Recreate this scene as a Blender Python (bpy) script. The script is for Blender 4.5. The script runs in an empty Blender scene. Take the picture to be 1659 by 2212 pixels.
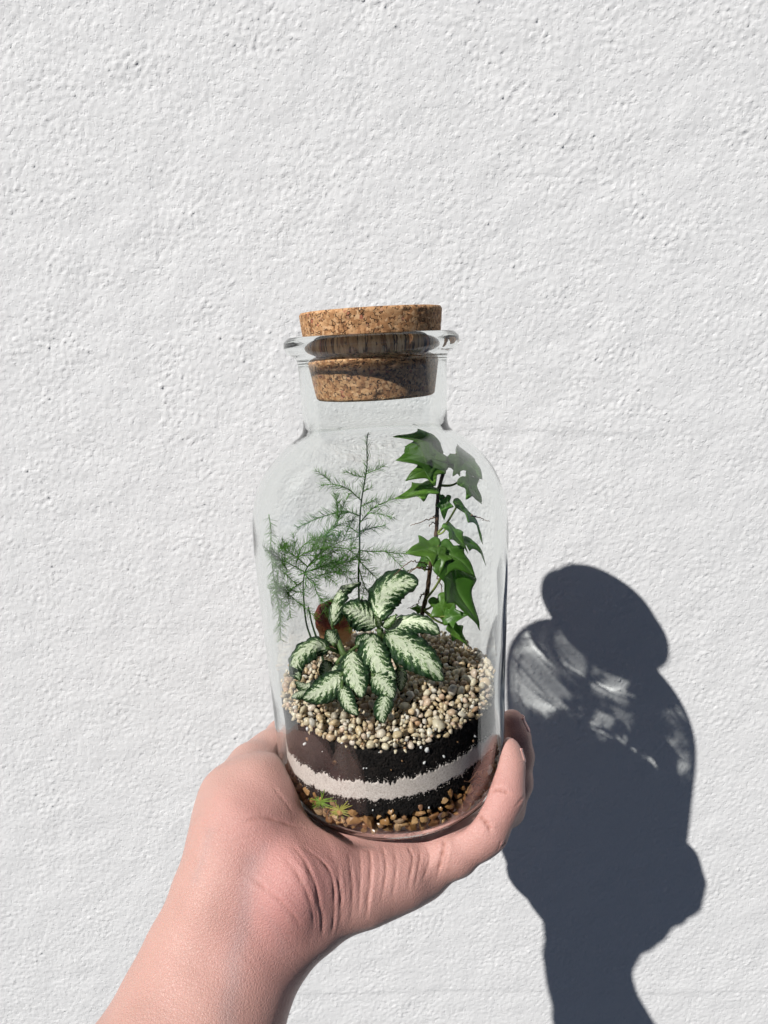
import bpy, bmesh, math, random
import numpy as np
from mathutils import Vector, Matrix, Quaternion
from mathutils.bvhtree import BVHTree

sc = bpy.context.scene
C = sc.collection
U = 200.0            # Blender units per metre: the bottle is small and its glass thin, so the scene is built at 1 unit = 5 mm
sc.unit_settings.scale_length = 1.0 / U
rnd = random.Random(7)
rng = np.random.default_rng(11)

# ------------------------------------------------------------------ camera, sky, sun, exposure
PITCH = math.radians(13.9)
cam = bpy.data.cameras.new('camera')
cam_o = bpy.data.objects.new('camera', cam)
C.objects.link(cam_o)
cam_o.rotation_euler = (math.pi / 2 - PITCH, 0, 0)
cam.sensor_fit = 'VERTICAL'
cam.sensor_height = 36
cam.lens = 24
cam.clip_start = 0.02 * U
cam.clip_end = 50 * U
sc.camera = cam_o

TO_SUN = Vector((-0.94, -1.0, 1.108)).normalized()
world = bpy.data.worlds.new('World')
sc.world = world
world.use_nodes = True
wn = world.node_tree
sky = wn.nodes.new('ShaderNodeTexSky')
sky.sky_type = 'NISHITA'
sky.sun_disc = False
sky.sun_elevation = math.asin(TO_SUN.z)
sky.sun_rotation = math.atan2(TO_SUN.x, TO_SUN.y) % (2 * math.pi)
sky.air_density = 0.25
sky.dust_density = 0.2
sky.ozone_density = 0.3
wn.links.new(sky.outputs[0], wn.nodes['Background'].inputs[0])
wn.nodes['Background'].inputs[1].default_value = 0.05

sun = bpy.data.lights.new('sun', 'SUN')
sun.energy = 5.0
sun.angle = math.radians(0.53)
sun.color = (1.0, 0.972, 0.935)
sun.cycles.is_caustics_light = True
sun_o = bpy.data.objects.new('sun', sun)
C.objects.link(sun_o)
sun_o.rotation_euler = TO_SUN.to_track_quat('Z', 'Y').to_euler()

sc.view_settings.view_transform = 'Standard'
sc.view_settings.look = 'None'
sc.view_settings.exposure = -0.02
sc.view_settings.gamma = 1
sc.view_settings.use_curve_mapping = False
sc.cycles.use_denoising = True
sc.cycles.max_bounces = 14
sc.cycles.transmission_bounces = 12
sc.cycles.glossy_bounces = 6
sc.cycles.diffuse_bounces = 4
sc.cycles.transparent_max_bounces = 16
sc.cycles.sample_clamp_indirect = 30.0
sc.cycles.blur_glossy = 0.2

# ------------------------------------------------------------------ helpers
F_PX = 1474.7
CP, SP = math.cos(PITCH), math.sin(PITCH)


def ray(px, py):
    a = (px - 829.5) / F_PX
    b = -(py - 1106) / F_PX
    return np.array([a, CP + b * SP, -SP + b * CP])


def P(px, py, Y):
    """Point of the place seen in direction (px, py), at depth Y metres in front of the lens."""
    d = ray(px, py)
    return d * (Y / d[1])


JROT = Matrix.Rotation(math.radians(-2.66), 4, 'Y')
JLOC = np.array([-0.0052, 0.29, 0.0])
JM = np.array(JROT.to_3x3())


def J(p):
    """Bottle-local metres to place metres."""
    return np.asarray(p) @ JM.T + JLOC


def Jinv(p):
    return (np.asarray(p) - JLOC) @ JM


def new_mat(name):
    m = bpy.data.materials.new(name)
    m.use_nodes = True
    nt = m.node_tree
    b = nt.nodes['Principled BSDF']
    return m, nt, b


def node(nt, kind, **kw):
    n = nt.nodes.new(kind)
    for k, v in kw.items():
        if k.startswith('i_'):
            n.inputs[k[2:].replace('_', ' ')].default_value = v
        else:
            setattr(n, k, v)
    return n


def ramp(nt, stops, fac, interp='LINEAR'):
    r = nt.nodes.new('ShaderNodeValToRGB')
    r.color_ramp.interpolation = interp
    e = r.color_ramp.elements
    while len(e) < len(stops):
        e.new(0.5)
    for i, (p, c) in enumerate(stops):
        e[i].position = p
        e[i].color = (*c, 1) if len(c) == 3 else c
    nt.links.new(fac, r.inputs[0])
    return r


def mixc(nt, fac, a, b, blend='MIX'):
    m = nt.nodes.new('ShaderNodeMix')
    m.data_type = 'RGBA'
    m.blend_type = blend
    for s, v in ((m.inputs[0], fac), (m.inputs[6], a), (m.inputs[7], b)):
        if hasattr(v, 'is_linked') or hasattr(v, 'links'):
            nt.links.new(v, s)
        else:
            s.default_value = v if not isinstance(v, tuple) else ((*v, 1) if len(v) == 3 else v)
    return m.outputs[2]


def math_n(nt, op, a, b=None, clamp=False):
    m = nt.nodes.new('ShaderNodeMath')
    m.operation = op
    m.use_clamp = clamp
    for i, v in enumerate((a, b)):
        if v is None:
            continue
        if hasattr(v, 'links'):
            nt.links.new(v, m.inputs[i])
        else:
            m.inputs[i].default_value = v
    return m.outputs[0]


def noise(nt, scale, detail=3.0, rough=0.55, vec=None, dist=0.0):
    """Noise with its scale given per metre."""
    n = nt.nodes.new('ShaderNodeTexNoise')
    n.inputs['Scale'].default_value = scale / U
    n.inputs['Detail'].default_value = detail
    n.inputs['Roughness'].default_value = rough
    n.inputs['Distortion'].default_value = dist
    if vec is None:
        vec = coord(nt)
    nt.links.new(vec, n.inputs['Vector'])
    return n


def coord(nt):
    t = nt.nodes.get('TC')
    if t is None:
        t = nt.nodes.new('ShaderNodeTexCoord')
        t.name = 'TC'
    return t.outputs['Object']


def bump(nt, bsdf, height, dist_m, strength=1.0):
    b = nt.nodes.new('ShaderNodeBump')
    b.inputs['Distance'].default_value = dist_m * U
    b.inputs['Strength'].default_value = strength
    nt.links.new(height, b.inputs['Height'])
    nt.links.new(b.outputs[0], bsdf.inputs['Normal'])
    return b


def thing(name, label, cat, loc, group=None, kind=None):
    o = bpy.data.objects.new(name, None)
    o.empty_display_size = 0.5
    C.objects.link(o)
    o.location = Vector(loc) * U
    tag(o, label, cat, group, kind)
    return o


def tag(o, label=None, cat=None, group=None, kind=None):
    if label:
        o['label'] = label
    if cat:
        o['category'] = cat
    if group:
        o['group'] = group
    if kind:
        o['kind'] = kind


def world_loc(o):
    p = np.array(o.location) / U
    while o.parent is not None:
        o = o.parent
        p = p + np.array(o.location) / U
    return p


def make_mesh(name, v, f, mat, smooth=True, uv=None, attrs=None):
    me = bpy.data.meshes.new(name)
    v = np.asarray(v, dtype=np.float32) * U
    if isinstance(f, np.ndarray):
        lens = np.full(len(f), f.shape[1], dtype=np.int32)
        flat = f.astype(np.int32).ravel()
    else:
        lens = np.array([len(q) for q in f], dtype=np.int32)
        flat = np.fromiter((i for q in f for i in q), dtype=np.int32, count=int(lens.sum()))
    me.vertices.add(len(v))
    me.vertices.foreach_set('co', v.astype(np.float32).ravel())
    me.loops.add(len(flat))
    me.loops.foreach_set('vertex_index', flat)
    me.polygons.add(len(lens))
    me.polygons.foreach_set('loop_start', np.r_[0, np.cumsum(lens)[:-1]].astype(np.int32))
    me.update(calc_edges=True)
    me.validate()
    if uv is not None:
        lay = me.uv_layers.new(name='uv')
        li = np.empty(len(me.loops), dtype=np.int32)
        me.loops.foreach_get('vertex_index', li)
        lay.data.foreach_set('uv', np.asarray(uv, dtype=np.float32)[li].ravel())
    for k, a in (attrs or {}).items():
        at = me.attributes.new(k, 'FLOAT', 'POINT')
        at.data.foreach_set('value', np.asarray(a, dtype=np.float32))
    me.update()
    if smooth:
        me.shade_smooth()
    me.materials.append(mat)
    return me


def build(name, v, f, mat, parent=None, origin=None, smooth=True, uv=None, attrs=None):
    """One mesh object from place coordinates in metres."""
    v = np.asarray(v, dtype=float)
    if origin is None:
        origin = world_loc(parent) if parent is not None else v.mean(0) * 0
    origin = np.asarray(origin, dtype=float)
    me = make_mesh(name, v - origin, f, mat, smooth, uv, attrs)
    o = bpy.data.objects.new(name, me)
    C.objects.link(o)
    if parent is not None:
        o.parent = parent
        o.location = Vector(origin - world_loc(parent)) * U
    else:
        o.location = Vector(origin) * U
    o.cycles.is_caustics_receiver = True
    return o


def catmull(p, k):
    p = np.asarray(p, dtype=float)
    q = np.vstack([2 * p[0] - p[1], p, 2 * p[-1] - p[-2]])
    out = []
    for i in range(len(p) - 1):
        a, b, c, d = q[i], q[i + 1], q[i + 2], q[i + 3]
        for t in np.linspace(0, 1, k, endpoint=False):
            out.append(0.5 * (2 * b + (c - a) * t + (2 * a - 5 * b + 4 * c - d) * t * t + (3 * b - a - 3 * c + d) * t ** 3))
    out.append(p[-1])
    return np.array(out)


def tube(path, rad, n=6, cap=True):
    """Tapered tube along a path; rad a number or one per point."""
    path = np.asarray(path, dtype=float)
    m = len(path)
    rad = np.broadcast_to(np.asarray(rad, dtype=float), (m,))
    tan = np.gradient(path, axis=0)
    tan /= np.linalg.norm(tan, axis=1)[:, None] + 1e-12
    ref = np.array([0.3, 0.8, 0.52]) if abs(tan[0] @ np.array([0.3, 0.8, 0.52])) < 0.9 else np.array([1.0, 0, 0])
    v = []
    nrm = np.cross(tan[0], ref)
    nrm /= np.linalg.norm(nrm)
    for i in range(m):
        nrm = nrm - tan[i] * (nrm @ tan[i])
        nrm /= np.linalg.norm(nrm)
        bi = np.cross(tan[i], nrm)
        for k in range(n):
            a = 2 * math.pi * k / n
            v.append(path[i] + rad[i] * (math.cos(a) * nrm + math.sin(a) * bi))
    f = []
    for i in range(m - 1):
        for k in range(n):
            f.append((i * n + k, i * n + (k + 1) % n, (i + 1) * n + (k + 1) % n, (i + 1) * n + k))
    if cap:
        f.append(tuple(range(n))[::-1])
        f.append(tuple((m - 1) * n + k for k in range(n)))
    return np.array(v), f


class MB:
    def __init__(self):
        self.v, self.f, self.n = [], [], 0

    def add(self, v, f):
        self.v.append(np.asarray(v))
        self.f += [tuple(int(i) + self.n for i in q) for q in f]
        self.n += len(v)

    def arr(self):
        return np.vstack(self.v), self.f


def lathe(prof, n, closed=False):
    prof = np.asarray(prof)
    m = len(prof)
    a = 2 * np.pi * np.arange(n) / n
    v = np.stack([prof[None, :, 0] * np.cos(a)[:, None], prof[None, :, 0] * np.sin(a)[:, None], np.broadcast_to(prof[None, :, 1], (n, m))], -1).reshape(-1, 3)
    f = []
    for i in range(n):
        i2 = (i + 1) % n
        for j in range(m if closed else m - 1):
            j2 = (j + 1) % m
            f.append((i * m + j, i2 * m + j, i2 * m + j2, i * m + j2))
    return v, f


def band_noise(shape, step, lo, hi, seed, ax=1.0, ang=0.0):
    """Band-passed random field, unit variance; wavelengths lo..hi in metres."""
    g = np.random.default_rng(seed)
    w = np.fft.rfft2(g.standard_normal(shape))
    fy = np.fft.fftfreq(shape[0], step)[:, None]
    fx = np.fft.rfftfreq(shape[1], step)[None, :]
    u = (fx * math.cos(ang) + fy * math.sin(ang)) * ax
    s = -fx * math.sin(ang) + fy * math.cos(ang)
    k = np.sqrt(u * u + s * s) + 1e-9
    m = np.exp(-(k * lo) ** 2 * 0.6) * (1 - np.exp(-(k * hi) ** 2))
    h = np.fft.irfft2(w * m, shape)
    return h / h.std()


# ------------------------------------------------------------------ wall
WY = 0.47


def build_wall():
    step = 0.00125
    xs = np.arange(-0.47, 0.50, step)
    zs = np.arange(-0.68, 0.26, step)
    shp = (len(zs), len(xs))
    fine = band_noise(shp, step, 0.0034, 0.009, 1, ax=0.75, ang=math.radians(-40))
    grain = band_noise(shp, step, 0.0027, 0.006, 2, ax=0.85, ang=math.radians(-40))
    mid = band_noise(shp, step, 0.006, 0.02, 3, ax=0.6, ang=math.radians(-35))
    big = band_noise(shp, step, 0.03, 0.12, 4)
    patch = band_noise(shp, step, 0.05, 0.2, 5)
    amt = np.clip(0.66 + 0.26 * patch, 0.3, 1.2)
    zz = zs[:, None] * np.ones_like(xs)[None, :]
    xx = xs[None, :] * np.ones_like(zs)[:, None]
    amt = amt * (0.78 + 0.22 * np.clip((zz + 0.30) / 0.45, 0, 1))
    bumps = np.clip(grain - 1.05, 0, None)
    pits = np.clip(-grain - 1.6, 0, None)
    h = amt * (0.00014 * fine + 0.00052 * bumps - 0.00040 * pits) + 0.00006 * mid + 0.00012 * big
    # two faint horizontal trowel laps
    for z0, x0, x1, s in ((-0.060, 0.04, 0.2, 1), (-0.541, -0.1, 0.4, 1)):
        win = 1 / (1 + np.exp(-(xx - x0) / 0.012)) / (1 + np.exp((xx - x1) / 0.012))
        d = zz - z0 - 0.002 * np.sin(xx * 22)
        h += win * (0.00016 * np.tanh(d / 0.0012) * np.exp(-(d / 0.012) ** 2))
    # fade the relief to nothing at the sheet's edge, where the plain wall takes over
    e = np.minimum(np.minimum(xx - xs[0], xs[-1] - xx), np.minimum(zz - zs[0], zs[-1] - zz))
    h = h * np.clip(e / 0.02, 0, 1)
    v = np.stack([xx, WY - h, zz], -1).reshape(-1, 3)
    n = len(xs)
    idx = np.arange(len(zs) * n).reshape(len(zs), n)
    f = np.stack([idx[:-1, :-1], idx[:-1, 1:], idx[1:, 1:], idx[1:, :-1]], -1).reshape(-1, 4)
    # frame of plain wall around the relief sheet
    X0, X1, Z0, Z1 = -1.6, 1.6, -1.4, 1.0
    a, b, c, d = xs[0], xs[-1], zs[0], zs[-1]
    fr = np.array([(X0, WY, Z0), (X1, WY, Z0), (X1, WY, Z1), (X0, WY, Z1), (a, WY, c), (b, WY, c), (b, WY, d), (a, WY, d)])
    k = len(v)
    f = np.vstack([f, [(k, k + 1, k + 5, k + 4), (k + 1, k + 2, k + 6, k + 5), (k + 2, k + 3, k + 7, k + 6), (k + 3, k, k + 4, k + 7)]])
    m, nt, bs = new_mat('white_stucco')
    c1 = noise(nt, 14, 4)
    c2 = noise(nt, 420, 3, 0.6)
    col = mixc(nt, c1.outputs[0], (0.77, 0.775, 0.778), (0.81, 0.813, 0.815))
    speck = ramp(nt, [(0.0, (0.62, 0.62, 0.62)), (0.28, (0.9, 0.9, 0.9)), (0.36, (1, 1, 1))], c2.outputs[0])
    col = mixc(nt, 0.6, col, speck.outputs[0], 'MULTIPLY')
    nt.links.new(col, bs.inputs['Base Color'])
    bs.inputs['Roughness'].default_value = 0.75
    bs.inputs['Specular IOR Level'].default_value = 0.2
    b1 = noise(nt, 900, 4, 0.6)
    b2 = noise(nt, 330, 2, 0.5)
    r2 = ramp(nt, [(0.30, (0, 0, 0)), (0.42, (0.45, 0.45, 0.45)), (0.60, (0.5, 0.5, 0.5)), (0.75, (1, 1, 1))], b2.outputs[0])
    hsum = math_n(nt, 'ADD', math_n(nt, 'MULTIPLY', b1.outputs[0], 0.35), r2.outputs[0])
    bump(nt, bs, hsum, 0.0005, 0.7)
    o = build('wall', np.vstack([v, fr]), f, m)
    tag(o, 'white painted stucco wall with rough grainy texture', 'wall', kind='structure')
    return o


build_wall()

# ------------------------------------------------------------------ bottle
OUT = [(0.0, -0.2015), (0.020, -0.2018), (0.038, -0.203), (0.0445, -0.2022), (0.0497, -0.1985), (0.0525, -0.193), (0.0533, -0.186), (0.0535, -0.176),
       (0.0538, -0.150), (0.0546, -0.120), (0.0553, -0.092), (0.0554, -0.080), (0.0547, -0.0695), (0.0526, -0.0605), (0.0488, -0.0525), (0.0432, -0.0458),
       (0.0380, -0.0410), (0.0338, -0.0382), (0.0315, -0.0362), (0.0306, -0.0335), (0.0304, -0.030), (0.0305, -0.020), (0.0307, -0.012), (0.0310, -0.0062),
       (0.0321, -0.0042), (0.0342, -0.0035), (0.0357, -0.0022), (0.0362, 0.0000), (0.0356, 0.0022), (0.0340, 0.0034), (0.0315, 0.0037)]
INN = [(0.0292, 0.0030), (0.0283, 0.0014), (0.0281, -0.004), (0.0284, -0.020), (0.0283, -0.031), (0.0285, -0.0350), (0.0294, -0.0378), (0.0318, -0.0402),
       (0.0362, -0.0432), (0.0415, -0.0478), (0.0467, -0.0540), (0.0504, -0.0615), (0.0525, -0.0700), (0.0531, -0.080), (0.0530, -0.092), (0.0523, -0.120),
       (0.0515, -0.150), (0.0512, -0.176), (0.0512, -0.186), (0.0507, -0.1925), (0.0484, -0.1972), (0.0438, -0.2003), (0.038, -0.2012), (0.020, -0.1995), (0.0, -0.1992)]


def resample(p, step):
    p = catmull(p, 12)
    d = np.r_[0, np.cumsum(np.linalg.norm(np.diff(p, axis=0), axis=1))]
    t = np.linspace(0, d[-1], int(d[-1] / step))
    return np.stack([np.interp(t, d, p[:, 0]), np.interp(t, d, p[:, 1])], 1)


def inner_r(z):
    q = np.array([p for p in INN if p[1] < 0.0])
    o = np.argsort(q[:, 1])
    qq = q[o]
    return np.interp(z, qq[3:, 1], qq[3:, 0])


def build_jar():
    po, pi = resample(OUT, 0.0026), resample(INN, 0.0026)
    nseg = 120
    MBo = MB()
    a = 2 * np.pi * np.arange(nseg) / nseg
    g = np.random.default_rng(5)

    def wob(z, seed, amp):
        h = np.zeros((nseg, len(z)))
        gg = np.random.default_rng(seed)
        for _ in range(26):
            k = gg.integers(1, 8)
            wz = 2 * np.pi / gg.uniform(0.022, 0.12)
            h += gg.uniform(0.3, 1) / (0.6 + 0.25 * k) * np.sin(k * a[:, None] + gg.uniform(0, 6.28) + wz * z[None, :] * gg.choice([-1, 1]))
        return amp * h / h.std()
    for prof, seed, amp in ((po, 1, 0.000014), (pi, 2, 0.000048)):
        z = prof[:, 1]
        fade = np.clip((-0.004 - z) / 0.01, 0, 1) * np.clip(prof[:, 0] / 0.03, 0, 1)
        r = prof[:, 0][None, :] + wob(z, seed, amp) * fade[None, :]
        v = np.stack([r * np.cos(a)[:, None], r * np.sin(a)[:, None], np.broadcast_to(z[None, :], r.shape)], -1).reshape(-1, 3)
        m = len(prof)
        f = []
        for i in range(nseg):
            i2 = (i + 1) % nseg
            for j in range(m - 1):
                f.append((i * m + j, i2 * m + j, i2 * m + j + 1, i * m + j + 1))
        MBo.add(v, f)
    # bridge the lip between the outer and the inner skin
    mo, mi = len(po), len(pi)
    base = nseg * mo
    MBo.f += [(i * mo + mo - 1, ((i + 1) % nseg) * mo + mo - 1, base + ((i + 1) % nseg) * mi, base + i * mi) for i in range(nseg)]
    v, f = MBo.arr()
    m, nt, bs = new_mat('clear_green_tinged_glass')
    nt.nodes.remove(bs)
    gl = nt.nodes.new('ShaderNodeBsdfGlass')
    gl.inputs['Roughness'].default_value = 0.0
    gl.inputs['IOR'].default_value = 1.5
    gl.inputs['Color'].default_value = (0.984, 0.991, 0.986, 1)
    nt.links.new(gl.outputs[0], nt.nodes['Material Output'].inputs[0])
    root = thing('glass_bottle', 'clear wide-mouthed glass bottle resting upright in the open hand', 'bottle', J((0, 0, -0.203)))
    o = build('glass_shell', J(v), f, m, root)
    bm = bmesh.new()
    bm.from_mesh(o.data)
    bmesh.ops.remove_doubles(bm, verts=bm.verts, dist=0.00002 * U)
    bmesh.ops.recalc_face_normals(bm, faces=bm.faces)
    bm.to_mesh(o.data)
    bm.free()
    o.data.shade_smooth()
    o.cycles.is_caustics_caster = True
    o.cycles.is_caustics_receiver = False
    return root


build_jar()


def build_cork():
    prof = [(0.0, -0.0215), (0.012, -0.0215), (0.0238, -0.0215), (0.0246, -0.0208), (0.0252, -0.017), (0.0274, -0.004), (0.0279, 0.0005), (0.0287, 0.007), (0.0291, 0.0122), (0.0285, 0.0131), (0.027, 0.0133), (0.012, 0.0133), (0.0, 0.0133)]
    p = []
    for i in range(len(prof) - 1):
        n = max(1, int(math.dist(prof[i], prof[i + 1]) / 0.0006))
        for t in np.linspace(0, 1, n, endpoint=False):
            p.append((prof[i][0] * (1 - t) + prof[i + 1][0] * t, prof[i][1] * (1 - t) + prof[i + 1][1] * t))
    p.append(prof[-1])
    v, f = lathe(p, 300)
    # crumbly surface: shallow random pits
    g = np.random.default_rng(3)
    a = np.arctan2(v[:, 1], v[:, 0])
    n_pit = 420
    pa = g.uniform(-np.pi, np.pi, n_pit)
    pz = g.uniform(-0.021, 0.0133, n_pit)
    pr = g.uniform(0.0003, 0.0009, n_pit)
    r0 = np.hypot(v[:, 0], v[:, 1])
    dr = np.zeros(len(v))
    for k in range(n_pit):
        da = (a - pa[k] + np.pi) % (2 * np.pi) - np.pi
        d2 = (da * 0.027 * 0.6) ** 2 + (v[:, 2] - pz[k]) ** 2
        near = d2 < (3 * pr[k]) ** 2
        dr[near] += 0.00035 * np.exp(-d2[near] / pr[k] ** 2)
    s = 1 - dr / np.maximum(r0, 0.004) * (r0 > 0.02)
    v[:, 0] *= s
    v[:, 1] *= s
    m, nt, bs = new_mat('pressed_cork')
    tc = coord(nt)
    wv = noise(nt, 500, 3)
    warp = nt.nodes.new('ShaderNodeVectorMath')
    warp.operation = 'MULTIPLY_ADD'
    warp.inputs[1].default_value = (0.22, 0.22, 0.22)
    nt.links.new(wv.outputs['Color'], warp.inputs[0])
    nt.links.new(tc, warp.inputs[2])
    vor = node(nt, 'ShaderNodeTexVoronoi')
    vor.inputs['Scale'].default_value = 820 / U
    nt.links.new(warp.outputs[0], vor.inputs['Vector'])
    sep = nt.nodes.new('ShaderNodeSeparateColor')
    nt.links.new(vor.outputs['Color'], sep.inputs[0])
    base = ramp(nt, [(0.0, (0.26, 0.12, 0.052)), (0.22, (0.43, 0.22, 0.098)), (0.5, (0.55, 0.30, 0.142)), (0.8, (0.63, 0.375, 0.19)), (0.95, (0.72, 0.46, 0.26)), (1.0, (0.40, 0.14, 0.08))], sep.outputs[0])
    fine = noise(nt, 2200, 3)
    fr = ramp(nt, [(0.3, (0.72, 0.7, 0.68)), (0.6, (1, 1, 1))], fine.outputs[0])
    col = mixc(nt, 0.8, base.outputs[0], fr.outputs[0], 'MULTIPLY')
    edge = node(nt, 'ShaderNodeTexVoronoi', feature='DISTANCE_TO_EDGE')
    edge.inputs['Scale'].default_value = 820 / U
    nt.links.new(warp.outputs[0], edge.inputs['Vector'])
    hole_n = noise(nt, 650, 2)
    hole = math_n(nt, 'MULTIPLY', ramp(nt, [(0.0, (1, 1, 1)), (0.14, (0, 0, 0))], edge.outputs[0]).outputs[0], ramp(nt, [(0.51, (0, 0, 0)), (0.58, (1, 1, 1))], hole_n.outputs[0]).outputs[0])
    col = mixc(nt, hole, col, (0.055, 0.028, 0.016))
    nt.links.new(col, bs.inputs['Base Color'])
    bs.inputs['Roughness'].default_value = 0.75
    bs.inputs['Specular IOR Level'].default_value = 0.25
    hh = math_n(nt, 'SUBTRACT', math_n(nt, 'MULTIPLY', fine.outputs[0], 0.3), hole)
    bump(nt, bs, hh, 0.0004, 0.9)
    # the stopper sits a little askew in the neck
    R = np.array(Matrix.Rotation(math.radians(-0.6), 3, 'Y') @ Matrix.Rotation(math.radians(0.4), 3, 'X'))
    v = v @ R.T + np.array([0.0004, 0.0, 0.0])
    o = build('cork_stopper', J(v), f, m, origin=J((0, 0, -0.0215)))
    tag(o, 'tapered brown pressed-cork stopper plugged into the bottle neck', 'stopper')


build_cork()

# ------------------------------------------------------------------ layers inside the bottle
NPHI = 900
PHI = 2 * np.pi * np.arange(NPHI) / NPHI


def ring_noise(seed, lo, hi, rough=1.0):
    """Periodic noise round the wall, harmonics lo..hi."""
    g = np.random.default_rng(seed)
    h = np.zeros(NPHI)
    for k in range(lo, hi + 1):
        h += g.standard_normal() / (k ** (0.5 * rough)) * np.sin(k * PHI + g.uniform(0, 6.28))
    return h / h.std()


def around(keys):
    """Height round the wall from (degrees, z) keys; 270 faces the lens, 0 the right, 180 the left."""
    k = sorted(keys)
    a = np.array([x[0] for x in k] + [k[0][0] + 360.0])
    z = np.array([x[1] for x in k] + [k[0][1]])
    a = np.r_[a[-2] - 360, a]
    z = np.r_[z[-2], z]
    t = np.degrees(PHI)
    w = np.interp(t, a, z)
    s = np.interp(np.where(t < a[1], t + 360, t), np.r_[a, a[2] + 360], np.r_[z, z[2]])
    w = s
    ker = np.hanning(121)
    ker /= ker.sum()
    return np.convolve(np.r_[w[-60:], w, w[:60]], ker, 'valid')


Z_GRAVEL = around([(0, -0.153), (60, -0.152), (120, -0.151), (180, -0.1525), (225, -0.1545), (262, -0.1585), (285, -0.1575), (315, -0.1530)])
Z_SANDT = around([(0, -0.1725), (90, -0.172), (180, -0.1755), (220, -0.1735), (250, -0.1725), (275, -0.1715), (290, -0.1695), (310, -0.1665), (330, -0.168)])
Z_SANDB = around([(0, -0.179), (90, -0.180), (180, -0.1835), (220, -0.1805), (250, -0.1795), (275, -0.1785), (295, -0.1765), (310, -0.1730), (330, -0.1735)])
Z_STONE = around([(0, -0.184), (90, -0.186), (180, -0.186), (225, -0.1850), (262, -0.1872), (285, -0.1868), (310, -0.1825), (330, -0.181)])
Z_GRAVEL = Z_GRAVEL + 0.0004 * ring_noise(21, 20, 160)
Z_SANDT = Z_SANDT + 0.0006 + 0.0007 * ring_noise(22, 12, 300, 0.8)
Z_SANDB = Z_SANDB - 0.0004 + 0.00045 * ring_noise(23, 14, 300, 0.8)
Z_STONE = Z_STONE + 0.0008 * ring_noise(24, 10, 200)


def layer(name, top, bot, mat, label, cat, gap=0.0020, ridges=0.0, extra=14):
    ns = extra
    t = np.linspace(0, 1, ns)
    g = np.random.default_rng(len(name))
    v = []
    zc_t, zc_b = float(top.mean()), float(bot.mean())
    z = top[:, None] * (1 - t) + bot[:, None] * t
    r = inner_r(z) - gap - ridges * np.abs(g.standard_normal(z.shape))
    cols = np.stack([r * np.cos(PHI)[:, None], r * np.sin(PHI)[:, None], z], -1)
    v = cols.reshape(-1, 3)
    f = []
    for i in range(NPHI):
        i2 = (i + 1) % NPHI
        for j in range(ns - 1):
            f.append((i * ns + j, i * ns + j + 1, i2 * ns + j + 1, i2 * ns + j))
    k = len(v)
    v = np.vstack([v, [(0, 0, zc_t), (0, 0, zc_b)]])
    for i in range(NPHI):
        i2 = (i + 1) % NPHI
        f.append((i * ns, i2 * ns, k))
        f.append((i2 * ns + ns - 1, i * ns + ns - 1, k + 1))
    o = build(name, J(v), f, mat, origin=J((0, 0, zc_b)), smooth=True)
    tag(o, label, cat, kind='stuff')
    return o


def soil_mat():
    m, nt, bs = new_mat('black_potting_soil')
    n1 = noise(nt, 900, 5, 0.7)
    n2 = noise(nt, 260, 3, 0.6)
    c = ramp(nt, [(0.30, (0.0035, 0.003, 0.003)), (0.55, (0.012, 0.0095, 0.009)), (0.70, (0.030, 0.021, 0.017)), (0.80, (0.08, 0.055, 0.038))], n1.outputs[0])
    c2 = mixc(nt, ramp(nt, [(0.5, (0, 0, 0)), (0.7, (1, 1, 1))], n2.outputs[0]).outputs[0], c.outputs[0], (0.022, 0.016, 0.014))
    sp = noise(nt, 2600, 2, 0.5)
    c3 = mixc(nt, ramp(nt, [(0.72, (0, 0, 0)), (0.78, (1, 1, 1))], sp.outputs[0]).outputs[0], c2, (0.20, 0.17, 0.14))
    nt.links.new(c3, bs.inputs['Base Color'])
    bs.inputs['Roughness'].default_value = 0.8
    bs.inputs['Specular IOR Level'].default_value = 0.3
    bump(nt, bs, n1.outputs[0], 0.0012, 1.0)
    return m


def sand_mat():
    m, nt, bs = new_mat('pale_sand')
    n1 = noise(nt, 1500, 4, 0.75)
    c = ramp(nt, [(0.28, (0.25, 0.20, 0.18)), (0.40, (0.58, 0.50, 0.455)), (0.55, (0.72, 0.645, 0.60)), (0.72, (0.86, 0.80, 0.76))], n1.outputs[0])
    n2 = noise(nt, 700, 3, 0.6)
    c2 = mixc(nt, ramp(nt, [(0.70, (0, 0, 0)), (0.76, (1, 1, 1))], n2.outputs[0]).outputs[0], c.outputs[0], (0.05, 0.04, 0.035))
    nt.links.new(c2, bs.inputs['Base Color'])
    bs.inputs['Roughness'].default_value = 0.85
    bump(nt, bs, n1.outputs[0], 0.0005, 0.8)
    return m


SOIL, SAND = soil_mat(), sand_mat()
upper = layer('potting_soil', Z_GRAVEL, Z_SANDT + 0.0001, SOIL, 'thick black potting soil between the gravel and the pale sand band', 'soil', ridges=0.00035, extra=30)
sand = layer('sand', Z_SANDT - 0.0001, Z_SANDB + 0.0001, SAND, 'pale wavy sand band between two black soil layers in the bottle', 'sand', gap=0.0019)
lower = layer('potting_soil', Z_SANDB - 0.0001, np.minimum(Z_STONE, Z_SANDB - 0.0015), SOIL, 'thin black soil layer below the pale sand band, above the brown stones', 'soil', ridges=0.00035, extra=18)


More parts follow.
